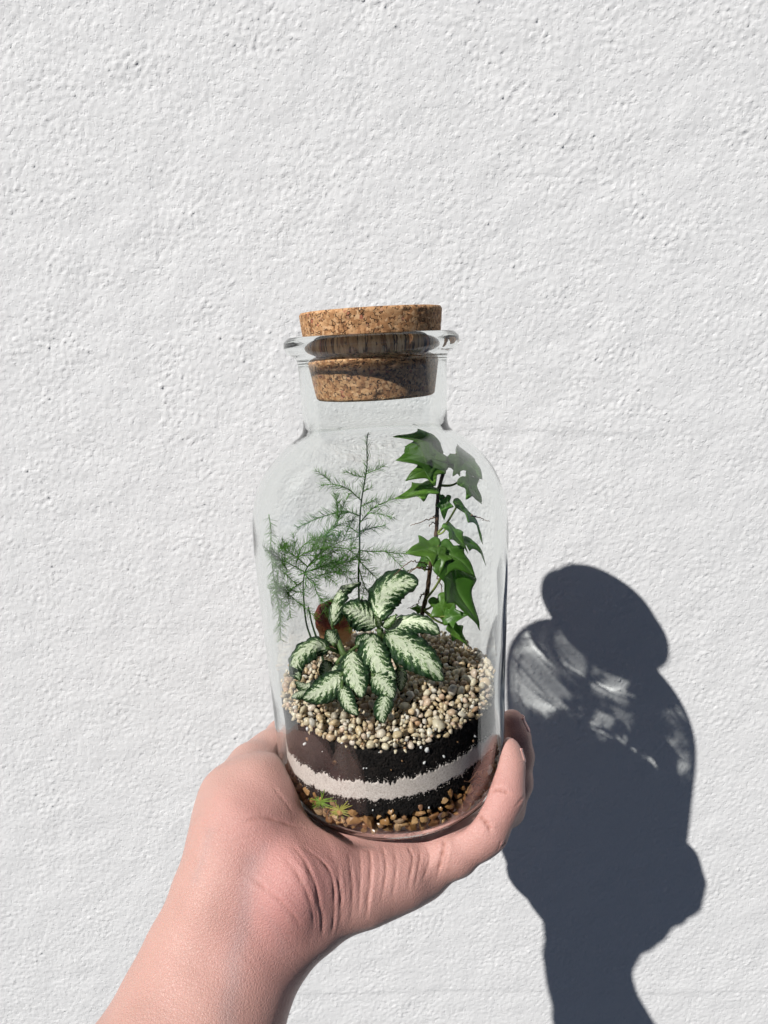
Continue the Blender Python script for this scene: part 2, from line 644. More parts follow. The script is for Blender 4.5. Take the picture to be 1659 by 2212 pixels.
def strewn_grains():
    """Loose sand grains that trickled over the edges of the sand band."""
    g = np.random.default_rng(15)
    mb = MB()
    tet = np.array([(1, 1, 1), (1, -1, -1), (-1, 1, -1), (-1, -1, 1)]) * 0.6
    for _ in range(1500):
        i = g.integers(0, NPHI)
        z = Z_SANDT[i] + abs(g.normal(0, 0.0011)) if g.uniform() < 0.6 else Z_SANDB[i] - abs(g.normal(0, 0.0009))
        r = inner_r(z) - 0.0019 + g.uniform(-0.0001, 0.0001)
        a = PHI[i] + g.uniform(-0.004, 0.004)
        R = np.array(Quaternion(tuple(g.standard_normal(4))).normalized().to_matrix())
        mb.add(J(np.array([r * math.cos(a), r * math.sin(a), z]) + tet @ R.T * g.uniform(0.00012, 0.0003)), [(0, 1, 2), (0, 3, 1), (0, 2, 3), (1, 3, 2)])
    v, f = mb.arr()
    o = build('strewn_grains', v, f, SAND, sand, origin=world_loc(sand), smooth=False)
    o['kind'] = 'stuff'


strewn_grains()
v, f = lathe([(0.0, -0.1984), (0.03, -0.1984), (0.0390, -0.1980), (0.0440, -0.194), (0.0455, -0.1835), (0.0, -0.183)], 120)
core = build('potting_soil', J(v), f, SOIL, origin=J((0, 0, -0.197)))  # dark core that fills the space behind the stones
tag(core, 'dark fill behind the brown stones at the bottle bottom', 'soil', kind='stuff')


# ------------------------------------------------------------------ pebbles
def rock_mesh(name, mat, seed, sub=2, squash=0.25, rough=0.16, lo=0.55, flat=False):
    bm = bmesh.new()
    bmesh.ops.create_icosphere(bm, subdivisions=sub, radius=1.0)
    g = np.random.default_rng(seed)
    dirs = g.standard_normal((12, 3))
    dirs /= np.linalg.norm(dirs, axis=1)[:, None]
    lim = g.uniform(lo, 0.92, 12)
    sc3 = np.array([g.uniform(1.0, 1.5), g.uniform(0.85, 1.1), g.uniform(0.7, 1.0)])
    ph = g.uniform(0, 6.28, 6)
    for vv in bm.verts:
        p = np.array(vv.co)
        d = dirs @ p
        k = np.max(np.maximum(d - lim, 0) / np.maximum(d, 1e-3))
        p = p * (1 - 0.85 * k)
        p = p * (1 + rough * 0.35 * (math.sin(3.1 * p[0] + ph[0]) + math.sin(3.7 * p[1] + ph[1]) * math.sin(2.9 * p[2] + ph[2])))
        vv.co = Vector(p * sc3)
    me = bpy.data.meshes.new(name)
    bm.to_mesh(me)
    bm.free()
    if not flat:
        me.shade_smooth()
    me.materials.append(mat)
    return me


def pebble_mat(name, stops, island, rough=0.35, sss=0.25):
    m, nt, bs = new_mat(name)
    if island:
        g = nt.nodes.new('ShaderNodeNewGeometry')
        r = g.outputs['Random Per Island']
    else:
        g = nt.nodes.new('ShaderNodeObjectInfo')
        r = g.outputs['Random']
    c = ramp(nt, stops, r)
    n1 = noise(nt, 600 if island else 600 * 0.002 * U * 1, 4, 0.6)
    if not island:
        n1.inputs['Scale'].default_value = 2.2
    col = mixc(nt, 0.5, c.outputs[0], ramp(nt, [(0.25, (0.62, 0.58, 0.52)), (0.6, (1.05, 1.03, 1.0))], n1.outputs[0]).outputs[0], 'MULTIPLY')
    nt.links.new(col, bs.inputs['Base Color'])
    bs.inputs['Roughness'].default_value = rough
    bs.inputs['Subsurface Weight'].default_value = sss
    bs.inputs['Subsurface Radius'].default_value = (1, 0.8, 0.6)
    bs.inputs['Subsurface Scale'].default_value = 0.0008 * U
    return m


GRAVEL_STOPS = [(0.0, (0.60, 0.52, 0.37)), (0.15, (0.72, 0.65, 0.50)), (0.30, (0.52, 0.41, 0.25)), (0.42, (0.66, 0.50, 0.32)), (0.55, (0.76, 0.72, 0.61)),
                (0.66, (0.52, 0.38, 0.28)), (0.76, (0.62, 0.50, 0.30)), (0.86, (0.40, 0.36, 0.30)), (0.93, (0.75, 0.72, 0.66)), (1.0, (0.55, 0.34, 0.20))]
STONE_STOPS = [(0.0, (0.30, 0.16, 0.06)), (0.2, (0.44, 0.23, 0.085)), (0.4, (0.20, 0.115, 0.06)), (0.55, (0.54, 0.33, 0.15)), (0.7, (0.26, 0.12, 0.05)), (0.82, (0.30, 0.20, 0.12)), (0.92, (0.48, 0.30, 0.16)), (1.0, (0.20, 0.07, 0.04))]
PEB = pebble_mat('cream_gravel', GRAVEL_STOPS, False)
PEB_I = pebble_mat('cream_gravel_loose', GRAVEL_STOPS, True)
STN = pebble_mat('wet_brown_stone', STONE_STOPS, False, 0.3, 0.0)


def gravel_top(x, y):
    """Height of the gravel surface in bottle coordinates."""
    return -0.1475 + 0.05 * y * 0 + 0.0035 * np.exp(-((x - 0.022) ** 2 + (y - 0.028) ** 2) / 0.016 ** 2) - 0.0045 * np.clip((-y - 0.018) / 0.03, 0, 1) - 0.0015 * np.exp(-((x + 0.03) ** 2 + (y + 0.01) ** 2) / 0.015 ** 2)


def build_gravel():
    root = thing('gravel_bed', 'cream and tan pebble gravel covering the soil inside the bottle', 'gravel', J((0, 0, -0.152)))
    meshes = [rock_mesh('pebble', PEB, s, lo=0.42) for s in range(10)]
    g = np.random.default_rng(31)
    pts = []
    cell = {}

    def ok(p, r, packing):
        kx, ky, kz = (int(math.floor(c / 0.004)) for c in p)
        for a in range(kx - 1, kx + 2):
            for b in range(ky - 1, ky + 2):
                for c in range(kz - 1, kz + 2):
                    for q, rq in cell.get((a, b, c), ()):
                        if (p[0] - q[0]) ** 2 + (p[1] - q[1]) ** 2 + (p[2] - q[2]) ** 2 < ((r + rq) * packing) ** 2:
                            return False
        return True
    for lay, tries in ((0, 9000), (1, 9000), (2, 6000)):
        for _ in range(tries):
            r = float(np.clip(g.lognormal(math.log(0.00152), 0.36), 0.0008, 0.0036))
            rad = 0.0505 * math.sqrt(g.uniform(0, 1)) if lay < 1 or g.uniform() < 0.4 else g.uniform(0.041, 0.0505)
            a = g.uniform(0, 2 * math.pi)
            x, y = rad * math.cos(a), rad * math.sin(a)
            z = gravel_top(x, y) - lay * 0.0030 - g.uniform(0, 0.0014)
            if rad > inner_r(z) - r * 0.95 - 0.0012:
                continue
            if lay == 2 and z < np.interp(a, PHI, Z_GRAVEL) + 0.0003 * 0:
                continue
            p = (x, y, z)
            if not ok(p, r, 0.80):
                continue
            pts.append((x, y, z, r))
            cell.setdefault(tuple(int(math.floor(c / 0.004)) for c in p), []).append((p, r))
    pts = np.array(pts)
    w = J(pts[:, :3])
    # the ones that show largest: near the lens, on top or against the front glass
    depth = np.linalg.norm(w, axis=1)
    topness = pts[:, 2] - gravel_top(pts[:, 0], pts[:, 1])
    front = (pts[:, 1] < -0.02) & (np.hypot(pts[:, 0], pts[:, 1]) > 0.046)
    score = pts[:, 3] / depth ** 2 * np.where((topness > -0.0016) | front, 1, 0.05) * np.where((np.hypot(pts[:, 0], pts[:, 1] + 0.005) < 0.018), 0.4, 1)
    order = np.argsort(-score)
    root_p = world_loc(root)
    rest = MB()
    for rank, i in enumerate(order):
        me = meshes[g.integers(len(meshes))]
        q = Quaternion(tuple(g.standard_normal(4))).normalized()
        if rank < 300:
            o = bpy.data.objects.new('pebble', me)
            C.objects.link(o)
            o.parent = root
            o.location = Vector(w[i] - root_p) * U
            o.rotation_mode = 'QUATERNION'
            o.rotation_quaternion = q
            s = pts[i, 3] * U
            o.scale = (s, s, s)
            o.cycles.is_caustics_receiver = True
        else:
            vv = np.empty(len(me.vertices) * 3)
            me.vertices.foreach_get('co', vv)
            R = np.array(q.to_matrix())
            rest.add(vv.reshape(-1, 3) @ R.T * pts[i, 3] + w[i], [tuple(p.vertices) for p in me.polygons])
    v, f = rest.arr()
    o = build('loose_gravel', v, f, PEB_I, root)
    o['kind'] = 'stuff'
    return len(pts)


N_PEB = build_gravel()


def build_stones():
    root = thing('drainage_stones', 'wet brown and ochre stones packed at the bottom of the bottle', 'stones', J((0, 0, -0.198)))
    meshes = [rock_mesh('stone', STN, 50 + s, 2, rough=0.25, lo=0.32, flat=True) for s in range(7)]
    g = np.random.default_rng(77)
    rp = world_loc(root)
    pts = []
    for _ in range(3500):
        r = float(np.clip(g.lognormal(math.log(0.0027), 0.32), 0.0014, 0.0050))
        a = g.uniform(0, 2 * math.pi)
        zt = np.interp(a, PHI, Z_STONE)
        z = g.uniform(-0.2006 + r * 0.75, zt + 0.0010)
        R = inner_r(z) - r * 0.86 - 0.0012
        p = np.array([R * math.cos(a), R * math.sin(a), z])
        if any(np.linalg.norm(p - q) < (r + rq) * 0.74 for q, rq in pts):
            continue
        pts.append((p, r))
    vis = sorted(pts, key=lambda t: t[0][1])[:200]
    for p, r in vis:
        o = bpy.data.objects.new('stone', meshes[g.integers(len(meshes))])
        C.objects.link(o)
        o.parent = root
        o.location = Vector(J(p) - rp) * U
        o.rotation_mode = 'QUATERNION'
        o.rotation_quaternion = Quaternion(tuple(g.standard_normal(4))).normalized()
        o.scale = (r * U,) * 3
        o.cycles.is_caustics_receiver = True


build_stones()


def build_perlite():
    m, nt, bs = new_mat('white_perlite')
    bs.inputs['Base Color'].default_value = (0.72, 0.72, 0.72, 1)
    bs.inputs['Roughness'].default_value = 0.7
    mo, nt, bs = new_mat('ochre_grit')
    bs.inputs['Base Color'].default_value = (0.36, 0.2, 0.1, 1)
    g = np.random.default_rng(9)
    me_w = rock_mesh('perlite_grain', m, 90, 1, rough=0.4)
    me_o = rock_mesh('grit_grain', mo, 91, 1, rough=0.3)
    spots = [(668, 1573, 11, 0), (668, 1594, 7, 1), (663, 1603, 9, 0), (740, 1602, 6, 0), (784, 1604, 6, 1), (908, 1613, 9, 0), (921, 1616, 15, 0), (873, 1613, 6, 1),
             (726, 1645, 12, 1), (787, 1656, 5, 0), (793, 1656, 4, 0), (957, 1632, 8, 0), (916, 1644, 9, 0), (868, 1641, 5, 1), (1022, 1588, 7, 0), (1018, 1598, 5, 1), (845, 1660, 4, 1),
             (806, 1746, 5, 0), (925, 1742, 6, 0), (700, 1620, 4, 0), (820, 1622, 4, 0), (985, 1600, 4, 1)]
    up = upper
    lo = lower
    for (px, py, s, k) in spots:
        d = ray(px, py)
        o3, dd = Jinv(np.zeros(3)), d @ JM
        best = None
        R = 0.0496
        A = dd[0] ** 2 + dd[1] ** 2
        B = 2 * (o3[0] * dd[0] + o3[1] * dd[1])
        Cc = o3[0] ** 2 + o3[1] ** 2 - R * R
        t = (-B - math.sqrt(max(B * B - 4 * A * Cc, 0))) / (2 * A)
        p = J(o3 + dd * t)
        o = bpy.data.objects.new('perlite_grain' if k == 0 else 'grit_grain', me_w if k == 0 else me_o)
        C.objects.link(o)
        par = up if py < 1680 else lo
        o.parent = par
        o.location = Vector(p - world_loc(par)) * U
        o.rotation_euler = tuple(g.uniform(0, 6, 3))
        sc_ = s / 2 / 4600 * U
        o.scale = (sc_, sc_ * 0.8, sc_)
        o.cycles.is_caustics_receiver = True


build_perlite()


# ------------------------------------------------------------------ red stone behind the leaves
def build_red_stone():
    m, nt, bs = new_mat('red_ochre_rock')
    tc = nt.nodes.new('ShaderNodeTexCoord')
    sep = nt.nodes.new('ShaderNodeSeparateXYZ')
    nt.links.new(tc.outputs['Object'], sep.inputs[0])
    n = noise(nt, 160, 4, 0.6)
    h = math_n(nt, 'ADD', math_n(nt, 'MULTIPLY', sep.outputs[2], 1 / (0.024 * U)), math_n(nt, 'MULTIPLY', math_n(nt, 'SUBTRACT', n.outputs[0], 0.5), 0.5))
    c = ramp(nt, [(0.15, (0.55, 0.36, 0.22)), (0.38, (0.50, 0.25, 0.11)), (0.52, (0.42, 0.15, 0.05)), (0.62, (0.20, 0.035, 0.02)), (0.9, (0.16, 0.03, 0.022))], h)
    nt.links.new(c.outputs[0], bs.inputs['Base Color'])
    bs.inputs['Roughness'].default_value = 0.7
    n2 = noise(nt, 900, 4, 0.65)
    bump(nt, bs, n2.outputs[0], 0.0007, 1.0)
    bm = bmesh.new()
    bmesh.ops.create_icosphere(bm, subdivisions=4, radius=1.0)
    g = np.random.default_rng(12)
    dirs = g.standard_normal((14, 3))
    dirs /= np.linalg.norm(dirs, axis=1)[:, None]
    lim = g.uniform(0.42, 0.85, 14)
    v = np.array([x.co for x in bm.verts])
    f = [tuple(q.index for q in p.verts) for p in bm.faces]
    bm.free()
    d = v @ dirs.T
    k = np.max(np.maximum(d - lim, 0) / np.maximum(d, 1e-3), axis=1)
    v = v * (1 - 0.9 * k)[:, None]
    v += 0.03 * np.sin(v[:, [1, 2, 0]] * 7 + 1) + 0.015 * np.sin(v[:, [2, 0, 1]] * 17)
    top = P(722, 1294, 0.312)
    bot = P(722, 1400, 0.308)
    c0 = (top + bot) / 2
    hgt = (top[2] - bot[2]) / 2 * 1.12
    v = v * np.array([0.0118, 0.009, hgt])
    v[:, 0] += -0.12 * (v[:, 2]) + 0.0
    v[:, 0] *= 1 - 0.25 * (v[:, 2] / hgt)
    o = build('rock', v + c0, f, m, origin=c0 - np.array([0, 0, hgt]))
    tag(o, 'rough rock with dark red top and ochre foot behind the white-veined leaves', 'rock')


build_red_stone()


# ------------------------------------------------------------------ plants
def leaf_material(name, kind):
    m, nt, bs = new_mat(name)
    out = nt.nodes['Material Output']
    uvn = nt.nodes.new('ShaderNodeUVMap')
    uvn.uv_map = 'uv'
    oi = nt.nodes.new('ShaderNodeObjectInfo')
    if kind == 'fittonia':
        sep = nt.nodes.new('ShaderNodeSeparateXYZ')
        nt.links.new(uvn.outputs[0], sep.inputs[0])
        t, s = sep.outputs[0], sep.outputs[1]
        off = nt.nodes.new('ShaderNodeCombineXYZ')
        nt.links.new(math_n(nt, 'MULTIPLY', t, 2.0), off.inputs[0])
        nt.links.new(s, off.inputs[1])
        nt.links.new(math_n(nt, 'MULTIPLY', oi.outputs['Random'], 40.0), off.inputs[2])
        n1 = noise(nt, 1, 4, 0.6, off.outputs[0])
        n1.inputs['Scale'].default_value = 5.0
        n2 = noise(nt, 1, 3, 0.6, off.outputs[0])
        n2.inputs['Scale'].default_value = 14.0
        a = math_n(nt, 'ABSOLUTE', s)
        # side veins sweep towards the tip; the two halves are out of step
        sg = math_n(nt, 'SIGN', s)
        ph = math_n(nt, 'SUBTRACT', t, math_n(nt, 'MULTIPLY', math_n(nt, 'POWER', a, 1.25), 0.27))
        ph = math_n(nt, 'ADD', ph, math_n(nt, 'MULTIPLY', math_n(nt, 'SUBTRACT', n1.outputs[0], 0.5), 0.22))
        ph = math_n(nt, 'ADD', ph, math_n(nt, 'MULTIPLY', sg, 0.027))
        st = math_n(nt, 'SINE', math_n(nt, 'MULTIPLY', ph, 2 * math.pi * 7.5))
        fv = nt.nodes.new('ShaderNodeCombineXYZ')
        nt.links.new(math_n(nt, 'MULTIPLY', ph, 44.0), fv.inputs[0])
        nt.links.new(math_n(nt, 'MULTIPLY', s, 4.5), fv.inputs[1])
        nt.links.new(math_n(nt, 'MULTIPLY', oi.outputs['Random'], 90.0), fv.inputs[2])
        fe = noise(nt, 1, 3, 0.6, fv.outputs[0])
        fe.inputs['Scale'].default_value = 1.0
        lvl = math_n(nt, 'ADD', math_n(nt, 'ADD', math_n(nt, 'MULTIPLY', a, 0.46), 0.288), math_n(nt, 'MULTIPLY', math_n(nt, 'POWER', a, 6.0), 0.55))
        lvl = math_n(nt, 'ADD', lvl, math_n(nt, 'MULTIPLY', math_n(nt, 'MULTIPLY', st, math_n(nt, 'ADD', 0.35, a)), 0.13))
        lvl = math_n(nt, 'ADD', lvl, math_n(nt, 'MULTIPLY', math_n(nt, 'SUBTRACT', fe.outputs[0], 0.5), 1.0))
        lvl = math_n(nt, 'ADD', lvl, math_n(nt, 'MULTIPLY', math_n(nt, 'SUBTRACT', n2.outputs[0], 0.5), 0.35))
        lvl = math_n(nt, 'ADD', lvl, math_n(nt, 'MULTIPLY', math_n(nt, 'POWER', math_n(nt, 'ABSOLUTE', math_n(nt, 'SUBTRACT', math_n(nt, 'MULTIPLY', t, 2.0), 1.0)), 8.0), 0.25))
        col = ramp(nt, [(0.40, (0.75, 0.81, 0.60)), (0.455, (0.56, 0.69, 0.38)), (0.49, (0.10, 0.23, 0.05)), (0.54, (0.018, 0.065, 0.014)), (0.95, (0.008, 0.032, 0.010))], lvl).outputs[0]
        young = nt.nodes.new('ShaderNodeAttribute')
        young.attribute_name = 'young'
        col = mixc(nt, young.outputs['Fac'], col, (0.24, 0.42, 0.06))
        hgt = math_n(nt, 'ADD', math_n(nt, 'MULTIPLY', st, 0.5), n2.outputs[0])
        bump(nt, bs, hgt, 0.0005, 0.7)
        trans_c = mixc(nt, 0.6, col, (0.35, 0.55, 0.08))
        rough, tw = 0.42, 0.18
    else:
        at = nt.nodes.new('ShaderNodeAttribute')
        at.attribute_name = 'vein'
        n1 = noise(nt, 1, 3, 0.6, uvn.outputs[0])
        n1.inputs['Scale'].default_value = 9.0
        base = mixc(nt, oi.outputs['Random'], (0.05, 0.16, 0.02), (0.16, 0.31, 0.045))
        base = mixc(nt, math_n(nt, 'MULTIPLY', n1.outputs[0], 0.5), base, (0.022, 0.085, 0.014))
        col = mixc(nt, math_n(nt, 'MULTIPLY', at.outputs['Fac'], 0.75), base, (0.20, 0.36, 0.10))
        bump(nt, bs, math_n(nt, 'ADD', at.outputs['Fac'], math_n(nt, 'MULTIPLY', n1.outputs[0], 0.5)), 0.0003, -0.6)
        trans_c = mixc(nt, 0.6, col, (0.30, 0.62, 0.06))
        rough, tw = 0.36, 0.42
    nt.links.new(col, bs.inputs['Base Color'])
    bs.inputs['Roughness'].default_value = rough
    bs.inputs['Specular IOR Level'].default_value = 0.4
    tr = nt.nodes.new('ShaderNodeBsdfTranslucent')
    nt.links.new(trans_c, tr.inputs[0])
    mx = nt.nodes.new('ShaderNodeMixShader')
    mx.inputs[0].default_value = tw
    nt.links.new(bs.outputs[0], mx.inputs[1])
    nt.links.new(tr.outputs[0], mx.inputs[2])
    nt.links.new(mx.outputs[0], out.inputs[0])
    return m


def plain_mat(name, c, rough=0.6, trans=None):
    m, nt, bs = new_mat(name)
    n = noise(nt, 700, 3)
    col = mixc(nt, math_n(nt, 'MULTIPLY', n.outputs[0], 0.8), c, tuple(x * 0.5 for x in c))
    nt.links.new(col, bs.inputs['Base Color'])
    bs.inputs['Roughness'].default_value = rough
    if trans:
        tr = nt.nodes.new('ShaderNodeBsdfTranslucent')
        tr.inputs[0].default_value = (*trans, 1)
        mx = nt.nodes.new('ShaderNodeMixShader')
        mx.inputs[0].default_value = 0.3
        nt.links.new(bs.outputs[0], mx.inputs[1])
        nt.links.new(tr.outputs[0], mx.inputs[2])
        nt.links.new(mx.outputs[0], nt.nodes['Material Output'].inputs[0])
    return m


FIT = leaf_material('white_veined_leaf', 'fittonia')
IVY = leaf_material('ivy_leaf', 'ivy')
FERN = plain_mat('fern_needle', (0.14, 0.37, 0.035), 0.5, (0.26, 0.58, 0.05))
FERN2 = plain_mat('fern_needle_fresh', (0.13, 0.35, 0.05), 0.5, (0.2, 0.55, 0.07))
FSTEM = plain_mat('fern_stem', (0.025, 0.065, 0.018))
ISTEM = plain_mat('ivy_stem_brown', (0.10, 0.055, 0.03))
PETI = plain_mat('ivy_petiole', (0.20, 0.25, 0.05))
ROOT = plain_mat('root', (0.19, 0.10, 0.05))
FITST = plain_mat('fittonia_stem', (0.10, 0.17, 0.045))


def keep_inside(p, margin=0.0012):
    """Pull points that touch the glass back inside the bottle."""
    q = Jinv(p)
    zz = np.clip(q[..., 2], -0.19, -0.034)
    lim = inner_r(zz) - margin
    r = np.hypot(q[..., 0], q[..., 1])
    k = np.minimum(1.0, lim / np.maximum(r, 1e-6))
    q = q.copy()
    q[..., 0] *= k
    q[..., 1] *= k
    # under the shoulder dome
    return J(q)


def bent_leaf(mid, normal, width, cup=0.25, ripple=0.06, nr=9, seed=0, nt_=26, ns=15, shape=(0.78, 0.62), twist=0.0, thick=0.00022):
    """Leaf blade along the midrib points; normal is the side that faces up."""
    g = np.random.default_rng(seed)
    mid = catmull(mid, 12)
    d = np.r_[0, np.cumsum(np.linalg.norm(np.diff(mid, axis=0), axis=1))]
    L = d[-1]
    t = np.linspace(0, 1, nt_)
    c = np.stack([np.interp(t * L, d, mid[:, k]) for k in range(3)], 1)
    tan = np.gradient(c, axis=0)
    tan /= np.linalg.norm(tan, axis=1)[:, None]
    nrm = np.asarray(normal, float)
    ts = np.clip(t, 0, 1)
    w = width * (np.sin(np.pi * np.clip(ts ** shape[0], 0, 1)) ** shape[1])
    w = np.maximum(w, width * 0.03)
    w[-1] = width * 0.01
    s = np.linspace(-1, 1, ns)
    ph = g.uniform(0, 6.28, 4)
    v, uv = [], []
    for i in range(nt_):
        n = nrm - tan[i] * (nrm @ tan[i])
        n /= np.linalg.norm(n)
        sd = np.cross(tan[i], n)
        if twist:
            a = twist * (t[i] - 0.3)
            sd, n = math.cos(a) * sd + math.sin(a) * n, math.cos(a) * n - math.sin(a) * sd
        for j in range(ns):
            q = s[j]
            edge = abs(q) ** 2.5
            rp = ripple * width * edge * (math.sin(nr * 2 * math.pi * t[i] + ph[0] + (1.3 if q > 0 else 0)) + 0.5 * math.sin(nr * 3.3 * t[i] + ph[1] * (1 if q > 0 else 2)))
            ww = w[i] * (1 + 0.05 * edge * math.sin(nr * 2.2 * 2 * math.pi * t[i] + ph[2]))
            groove = 0.035 * width * (1 - math.exp(-(q / 0.12) ** 2))
            pil = 0.03 * width * math.sin(2 * math.pi * 7.5 * (t[i] - 0.27 * abs(q)) + (0.9 if q > 0 else 0)) * math.sin(math.pi * min(1, abs(q) * 1.1))
            h = -cup * w[i] * q * q + rp + groove + pil
            v.append(c[i] + sd * (q * ww) + n * h)
            uv.append((t[i], q))
    f = []
    for i in range(nt_ - 1):
        for j in range(ns - 1):
            f.append((i * ns + j, i * ns + j + 1, (i + 1) * ns + j + 1, (i + 1) * ns + j))
    return np.array(v), f, np.array(uv)


def solidify(o, th):
    md = o.modifiers.new('thickness', 'SOLIDIFY')
    md.thickness = th * U
    md.offset = 0
    return o


# ---- fittonia (white-veined plant)
def build_fittonia():
    base = P(815, 1432, 0.276)
    root = thing('fittonia', 'low plant with white-veined dark green leaves in the middle of the gravel', 'plant', base)
    crown = P(821, 1358, 0.277)
    crown2 = P(745, 1412, 0.272)
    mb = [('stem', [base + np.array([0.002, 0.004, -0.004]), P(822, 1395, 0.279), crown], 0.0016), ('stem', [base + np.array([-0.002, 0, -0.004]), P(775, 1420, 0.276), crown2, P(730, 1380, 0.276), P(722, 1360, 0.277)], 0.0013)]
    for nm, pth, r in mb:
        v, f = tube(catmull(pth, 8), r, 8)
        build(nm, v, f, FITST, root)
    V = (0.0, -0.82, 0.57)       # towards the lens and the sun
    UPN = (-0.1, -0.5, 0.86)
    L = [  # midrib points (px, py, depth), half-width in m, normal, cup, ripple, twist, young
        ([(818, 1342, 0.277), (821, 1300, 0.279), (842, 1268, 0.280), (876, 1257, 0.277), (903, 1262, 0.273)], 0.0092, (-0.35, -0.85, 0.30), 0.30, 0.09, 0.0, 0),
        ([(812, 1352, 0.277), (790, 1332, 0.276), (762, 1318, 0.275), (738, 1316, 0.274)], 0.0085, (0.15, -0.85, 0.5), 0.30, 0.07, 0.0, 0),
        ([(832, 1362, 0.276), (870, 1342, 0.276), (915, 1342, 0.274), (950, 1368, 0.270)], 0.0068, (0.05, -0.55, 0.83), 0.45, 0.07, 0.0, 0),
        ([(832, 1368, 0.275), (872, 1392, 0.268), (918, 1426, 0.262), (957, 1468, 0.259)], 0.0094, (0.12, -0.80, 0.58), 0.20, 0.08, 0.0, 0),
        ([(806, 1368, 0.275), (803, 1400, 0.268), (822, 1440, 0.262), (856, 1466, 0.258)], 0.0082, (-0.1, -0.86, 0.5), 0.22, 0.08, 0.0, 0),
        ([(762, 1404, 0.270), (762, 1440, 0.262), (772, 1475, 0.257), (784, 1504, 0.253)], 0.0082, (-0.05, -0.85, 0.5), 0.28, 0.07, 0.0, 0),
        ([(712, 1400, 0.270), (680, 1393, 0.266), (650, 1412, 0.262), (641, 1440, 0.259), (652, 1468, 0.257)], 0.0066, (-0.35, -0.7, 0.62), 0.35, 0.08, 0.0, 0),
        ([(742, 1452, 0.262), (715, 1475, 0.259), (688, 1494, 0.257), (657, 1506, 0.256)], 0.0074, (-0.05, -0.7, 0.72), 0.25, 0.06, 0.0, 0),
        ([(740, 1478, 0.257), (745, 1500, 0.253), (756, 1522, 0.2495), (775, 1542, 0.247)], 0.0045, (-0.35, -0.85, 0.4), 0.25, 0.05, 0.0, 0),
        ([(804, 1454, 0.261), (822, 1468, 0.2575), (838, 1486, 0.255), (850, 1506, 0.253)], 0.0066, (0.1, -0.85, 0.5), 0.25, 0.07, 0.0, 0),
        ([(832, 1494, 0.255), (830, 1516, 0.251), (824, 1538, 0.2485), (829, 1560, 0.2465)], 0.0047, (-0.1, -0.95, 0.3), 0.18, 0.05, 0.0, 0),
        ([(718, 1352, 0.277), (722, 1318, 0.279), (728, 1290, 0.281), (742, 1268, 0.283), (780, 1255, 0.286)], 0.0050, (-0.5, -0.8, 0.35), 0.5, 0.10, 1.3, 0),
        ([(722, 1392, 0.273), (716, 1375, 0.274), (706, 1360, 0.2745)], 0.0040, (0.2, -0.9, 0.4), 0.3, 0.06, 0.0, 0),
        ([(826, 1352, 0.276), (845, 1338, 0.275), (858, 1326, 0.2745)], 0.0030, (-0.2, -0.6, 0.75), 0.15, 0.12, 0.5, 0.15),
        ([(820, 1356, 0.275), (818, 1342, 0.274), (812, 1330, 0.2735)], 0.0020, (0.3, -0.7, 0.6), 0.15, 0.12, 0.5, 0.3),
        ([(770, 1396, 0.272), (786, 1386, 0.273), (797, 1368, 0.274)], 0.0050, (0.1, -0.9, 0.4), 0.3, 0.06, 0.0, 0),
        ([(860, 1440, 0.268), (868, 1462, 0.266), (864, 1490, 0.264)], 0.0040, (0.4, -0.8, 0.4), 0.3, 0.06, 0.0, 0),
        ([(690, 1468, 0.266), (664, 1480, 0.265), (640, 1470, 0.265)], 0.0036, (0.0, -0.4, 0.9), 0.4, 0.06, 0.0, 0),
        ([(668, 1492, 0.262), (650, 1496, 0.261), (634, 1504, 0.260)], 0.0030, (0.0, -0.4, 0.9), 0.4, 0.06, 0.0, 0.0),
        ([(735, 1440, 0.268), (712, 1446, 0.268), (700, 1425, 0.269)], 0.0050, (0.0, -0.5, 0.85), 0.4, 0.06, 0.0, 0),
    ]
    for i, (pp, w, n, cup, rip, tw, yg) in enumerate(L):
        mid = np.array([P(*q) for q in pp])
        v, f, uv = bent_leaf(mid, n, w * 0.82, cup * 1.3, rip * 1.5, 4.3 + 0.4 * (i % 5), seed=40 + i, twist=tw + 0.25 * math.sin(i * 2.1), nt_=34, ns=17)
        v = keep_inside(v)
        o = build('leaf', v, f, FIT, root, uv=uv, attrs={'young': np.full(len(v), yg)})
        solidify(o, 0.0003)
        # petiole towards the nearer crown
        c = crown if np.linalg.norm(mid[0] - crown) < np.linalg.norm(mid[0] - crown2) else crown2
        if np.linalg.norm(mid[0] - c) > 0.006:
            lowp = (mid[0] + c) / 2 + np.array([0, 0.004, -0.002])
            tv, tf = tube(catmull([c, lowp, mid[0], mid[0] * 0.7 + mid[1] * 0.3], 6), np.linspace(0.001, 0.0006, 19), 6)
            build('petiole', tv, tf, FITST, o, origin=world_loc(root))


build_fittonia()


# ---- ivy
IVY_OUT = [(0.0, 0.0), (0.10, -0.10), (0.26, -0.13), (0.44, -0.06), (0.40, 0.10), (0.36, 0.20), (0.50, 0.30), (0.66, 0.42), (0.50, 0.47), (0.34, 0.52), (0.26, 0.62), (0.18, 0.80), (0.08, 0.96), (0.0, 1.08)]


